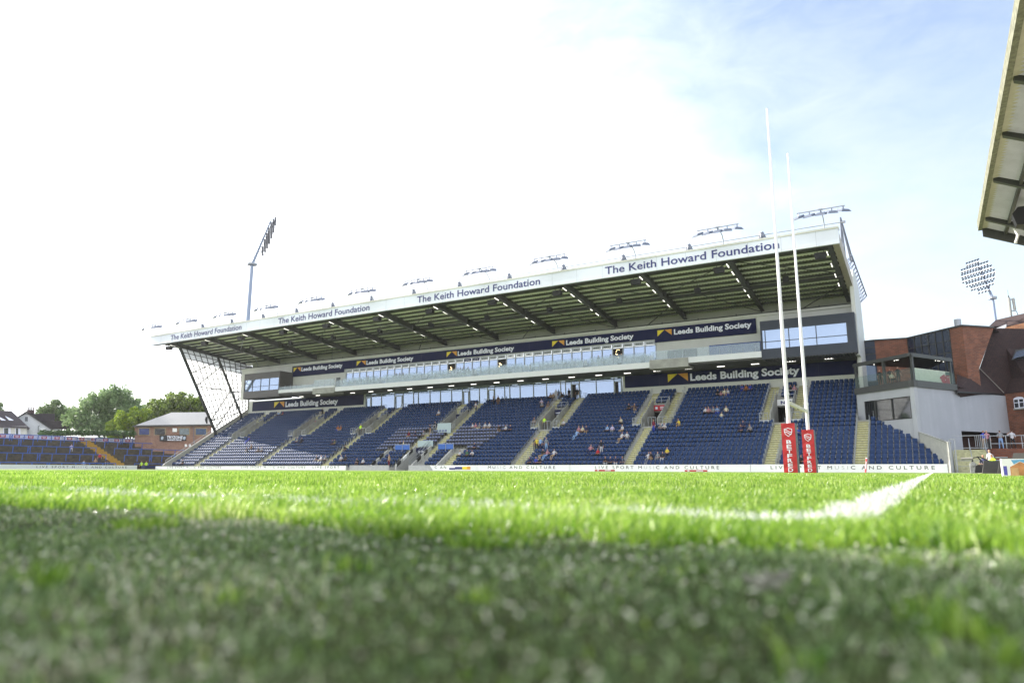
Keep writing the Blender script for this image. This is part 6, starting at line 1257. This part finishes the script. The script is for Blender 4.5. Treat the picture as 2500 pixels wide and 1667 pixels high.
STD = [('stand', 1597, 1037, 'maroon', 'blue', 'maroon top and blue shorts at the red-signed entrance'), ('stand', 1330.5, 1030, 'hi-vis yellow', 'black', 'steward in a hi-vis vest at the third entrance'), ('stand', 882, 1045, 'hi-vis yellow', 'black', 'steward in a hi-vis vest at the entrance left of the tunnel'),
 ('reach', 1206.5, 977, 'black', 'black', 'black clothes by the lounge windows'), ('stand', 1217.5, 978, 'brown', 'brown', 'brown clothes by the lounge windows'), ('walk', 1163.5, 992, 'white', 'black', 'white top walking on the upper gangway'), ('stand', 1358.5, 960, 'white', 'white', 'white shirt by the lounge door'), ('stand', 1390, 958, 'black', 'black', 'dark suit beside the lounge door'), ('stand', 1410, 960, 'black', 'black', 'dark clothes inside the lounge doorway'),
 ('stand', 1469, 1085, 'black', 'white', 'black top and white shorts'), ('stand', 1307, 1084, 'navy', 'black', 'navy top at the left of a standing group on the gangway'), ('stand', 1312, 1080, 'yellow', 'black', 'yellow top in a standing group on the gangway'), ('stand', 1321, 1084, 'light blue', 'navy', 'light blue shirt in a standing group on the gangway'), ('stand', 1335, 1078, 'grey', 'light blue', 'grey jumper at the right of a standing group'),
 ('stand', 789, 1005, 'black', 'black', 'black clothes at the top of the left gangway'), ('walk', 1052, 1046, 'black', 'tan', 'black shirt on the gangway beside the frosted screen'), ('stand', 978, 1085, 'black', 'black', 'black top behind the left blue panel'), ('stand', 986.5, 1086, 'cream', 'brown', 'cream top behind the left blue panel'), ('stand', 951.5, 1125, 'tan', 'maroon', 'tan top left of the players tunnel')]
for pose, px, py, tp, lg, wh in STD:
    i, x = row_spot(px, py, 1.0); person(pose, (x, yr(i)+.30, fl(i)+(.255 if 0 else .0)), 'standing person, '+wh, tp, lg, 'spectators in the grandstand', rz=float(rng.uniform(-40, 40)))
for px, py, tp, wh, pose in [(967, 914, 'black', 'raising an arm', 'reach'), (976, 912, 'black', 'tallest of three', 'stand'), (984, 918, 'black', 'leaning on the glass', 'walk'), (899, 917, 'grey', 'in grey further left', 'stand'), (1104, 898, 'cream', 'in cream at a lit doorway', 'stand'), (1118, 898, 'black', 'first of a group behind the glass', 'stand'), (1124, 898, 'navy', 'second of a group behind the glass', 'stand'), (1131, 897, 'black', 'third of a group behind the glass', 'stand'), (1143, 896, 'white', 'fourth of a group, in white', 'stand'), (1491, 864, 'white', 'in white left of a doorway', 'stand'), (1516, 868, 'black', 'leaning out at the right doorway', 'walk'), (1461, 870, 'black', 'dark head right of the middle', 'stand')]:
    p = at(px, py, Y=85.2); person(pose, (p.x, 85.2, 13.65), 'person on the glass-fronted balcony, '+wh, tp, 'black', 'people on the balcony', rz=float(rng.uniform(-60, 60)))
# terrace, ground and pavilion people
def tspot(px, py): 
    best = None
    for i in range(13):
        x = WX-(i+.5)*WS; p = at(px, py, X=x); e = abs(p.z-(.1+i*WR+.8))
        if best is None or e < best[0]: best = (e, x, p.y, .1+i*WR)
    return best[1:]
for pose, px, py, tp, lg, wh in [('sit', 174, 1092, 'lilac', 'white', 'pale clothes sitting high on the standing terrace'), ('sit_forward', 233, 1125, 'tan', 'navy', 'tan top crouched low on the terrace'), ('stand', 243, 1119, 'red', 'navy', 'red top standing on the terrace'), ('sit_forward', 260, 1127, 'black', 'grey', 'dark top crouched low on the terrace'), ('sit', 204, 1134, 'light blue', 'navy', 'light blue top behind the left white board')]:
    x, y, z = tspot(px, py); person(pose, (x, y, z), 'person in %s' % wh, tp, lg, 'people on the standing terrace', rz=70)
for px, py, wh in ((345, 1134, 'left'), (357, 1132, 'right')): p = at(px, py, X=-117.6 if px < 350 else -117.4); person('stand', (p.x, p.y, -.35), 'steward in a yellow hi-vis jacket by the blue cart, %s one' % wh, 'hi-vis yellow', 'black', rz=60)
for pose, px, tp, lg, lb in [('stand', 2404, 'blue', 'tan', 'person in a blue dress on the ramp behind the railing'), ('stand', 2412, 'pink', 'black', 'person in pink beside the blue dress on the ramp'), ('walk', 2445, 'grey', 'light blue', 'person in a grey top and jeans outside the dark passage'), ('reach', 2474, 'white', 'black', 'waiter in a white shirt and black apron by the brick wall')]:
    p = at(px, 1089, Y=78.6); person(pose, (p.x, 78.6, 2.15), lb, tp, lg, rz=180 if px > 2440 else 10, hair=2 if px < 2408 else 0)
for pose, px, tp, lb, yy in [('sit', 2399, 'navy', 'blonde person in navy sitting behind the camera kit', 60), ('stand', 2417, 'white', 'person in white and hi-vis behind the grey boards', 60), ('sit_forward', 2427, 'hi-vis yellow', 'steward in a hi-vis vest bending behind the grey boards', 58)]:
    p = at(px, 1118, Y=yy); person(pose, (p.x, yy, 0 if pose != 'stand' else -.1), lb, tp, 'black', rz=-40, hair=2 if px < 2410 else 0)
for pose, s, dd, tp, lb in [('stand', 4.6, .9, 'black', 'person in black standing left under the pergola'), ('reach', 3.3, 1.4, 'black', 'person in black reaching across under the pergola'), ('stand', 2.2, 1.0, 'black', 'person in black nearest the pergola corner'), ('sit', 3.0, .9, 'cream', 'fair-haired person seated under the pergola')]:
    a = along(P0, -46, s); person(pose, (a[0]+.3, a[1]+dd, 8.85), lb, tp, 'black', rz=30)

# a pale clod lying in the near turf
_c = at(1860, 1400, Z=.012); t = empty('turf_clod', (_c.x, _c.y, 0), 'pale grey clod of dry earth lying in the shaded foreground grass', 'clod')
m = MB()
for _ in range(46):
    p = Vector((float(rng.normal(0, .009)), float(rng.normal(0, .016)), float(rng.uniform(.003, .010)))); r_ = float(rng.uniform(.002, .005))
    v = [p+Vector((math.cos(a)*r_*float(rng.uniform(.6, 1.2)), math.sin(a)*r_*float(rng.uniform(.6, 1.2)), dz)) for dz in (-r_*.7, r_*.6) for a in (0, 1.3, 2.5, 3.8, 5.1)]
    m.add(v, [(4, 3, 2, 1, 0), (5, 6, 7, 8, 9)]+[(i, (i+1) % 5, 5+(i+1) % 5, 5+i) for i in range(5)])
m.build('earth', mat('pale dry earth', (.25, .25, .20), .95, var=.3, vscale=60), t)

# ------------------------------------------------------------------ evening haze
HAZE = .00013
hz = MB().box(-384, 384, -384, 384, -1.02, 92).build('haze', []); hm = bpy.data.materials.new('evening haze'); hm.use_nodes = True; hm.node_tree.nodes.clear()
o_ = N(hm.node_tree, 'ShaderNodeOutputMaterial'); pv = N(hm.node_tree, 'ShaderNodeVolumePrincipled', Color=(.94, .96, 1, 1), Density=HAZE, Anisotropy=.3); hm.node_tree.links.new(pv.outputs[0], o_.inputs['Volume'])
hz.data.materials.append(hm); tag(hz, kind='stuff', cat='haze', label='thin bright evening haze over the whole ground')
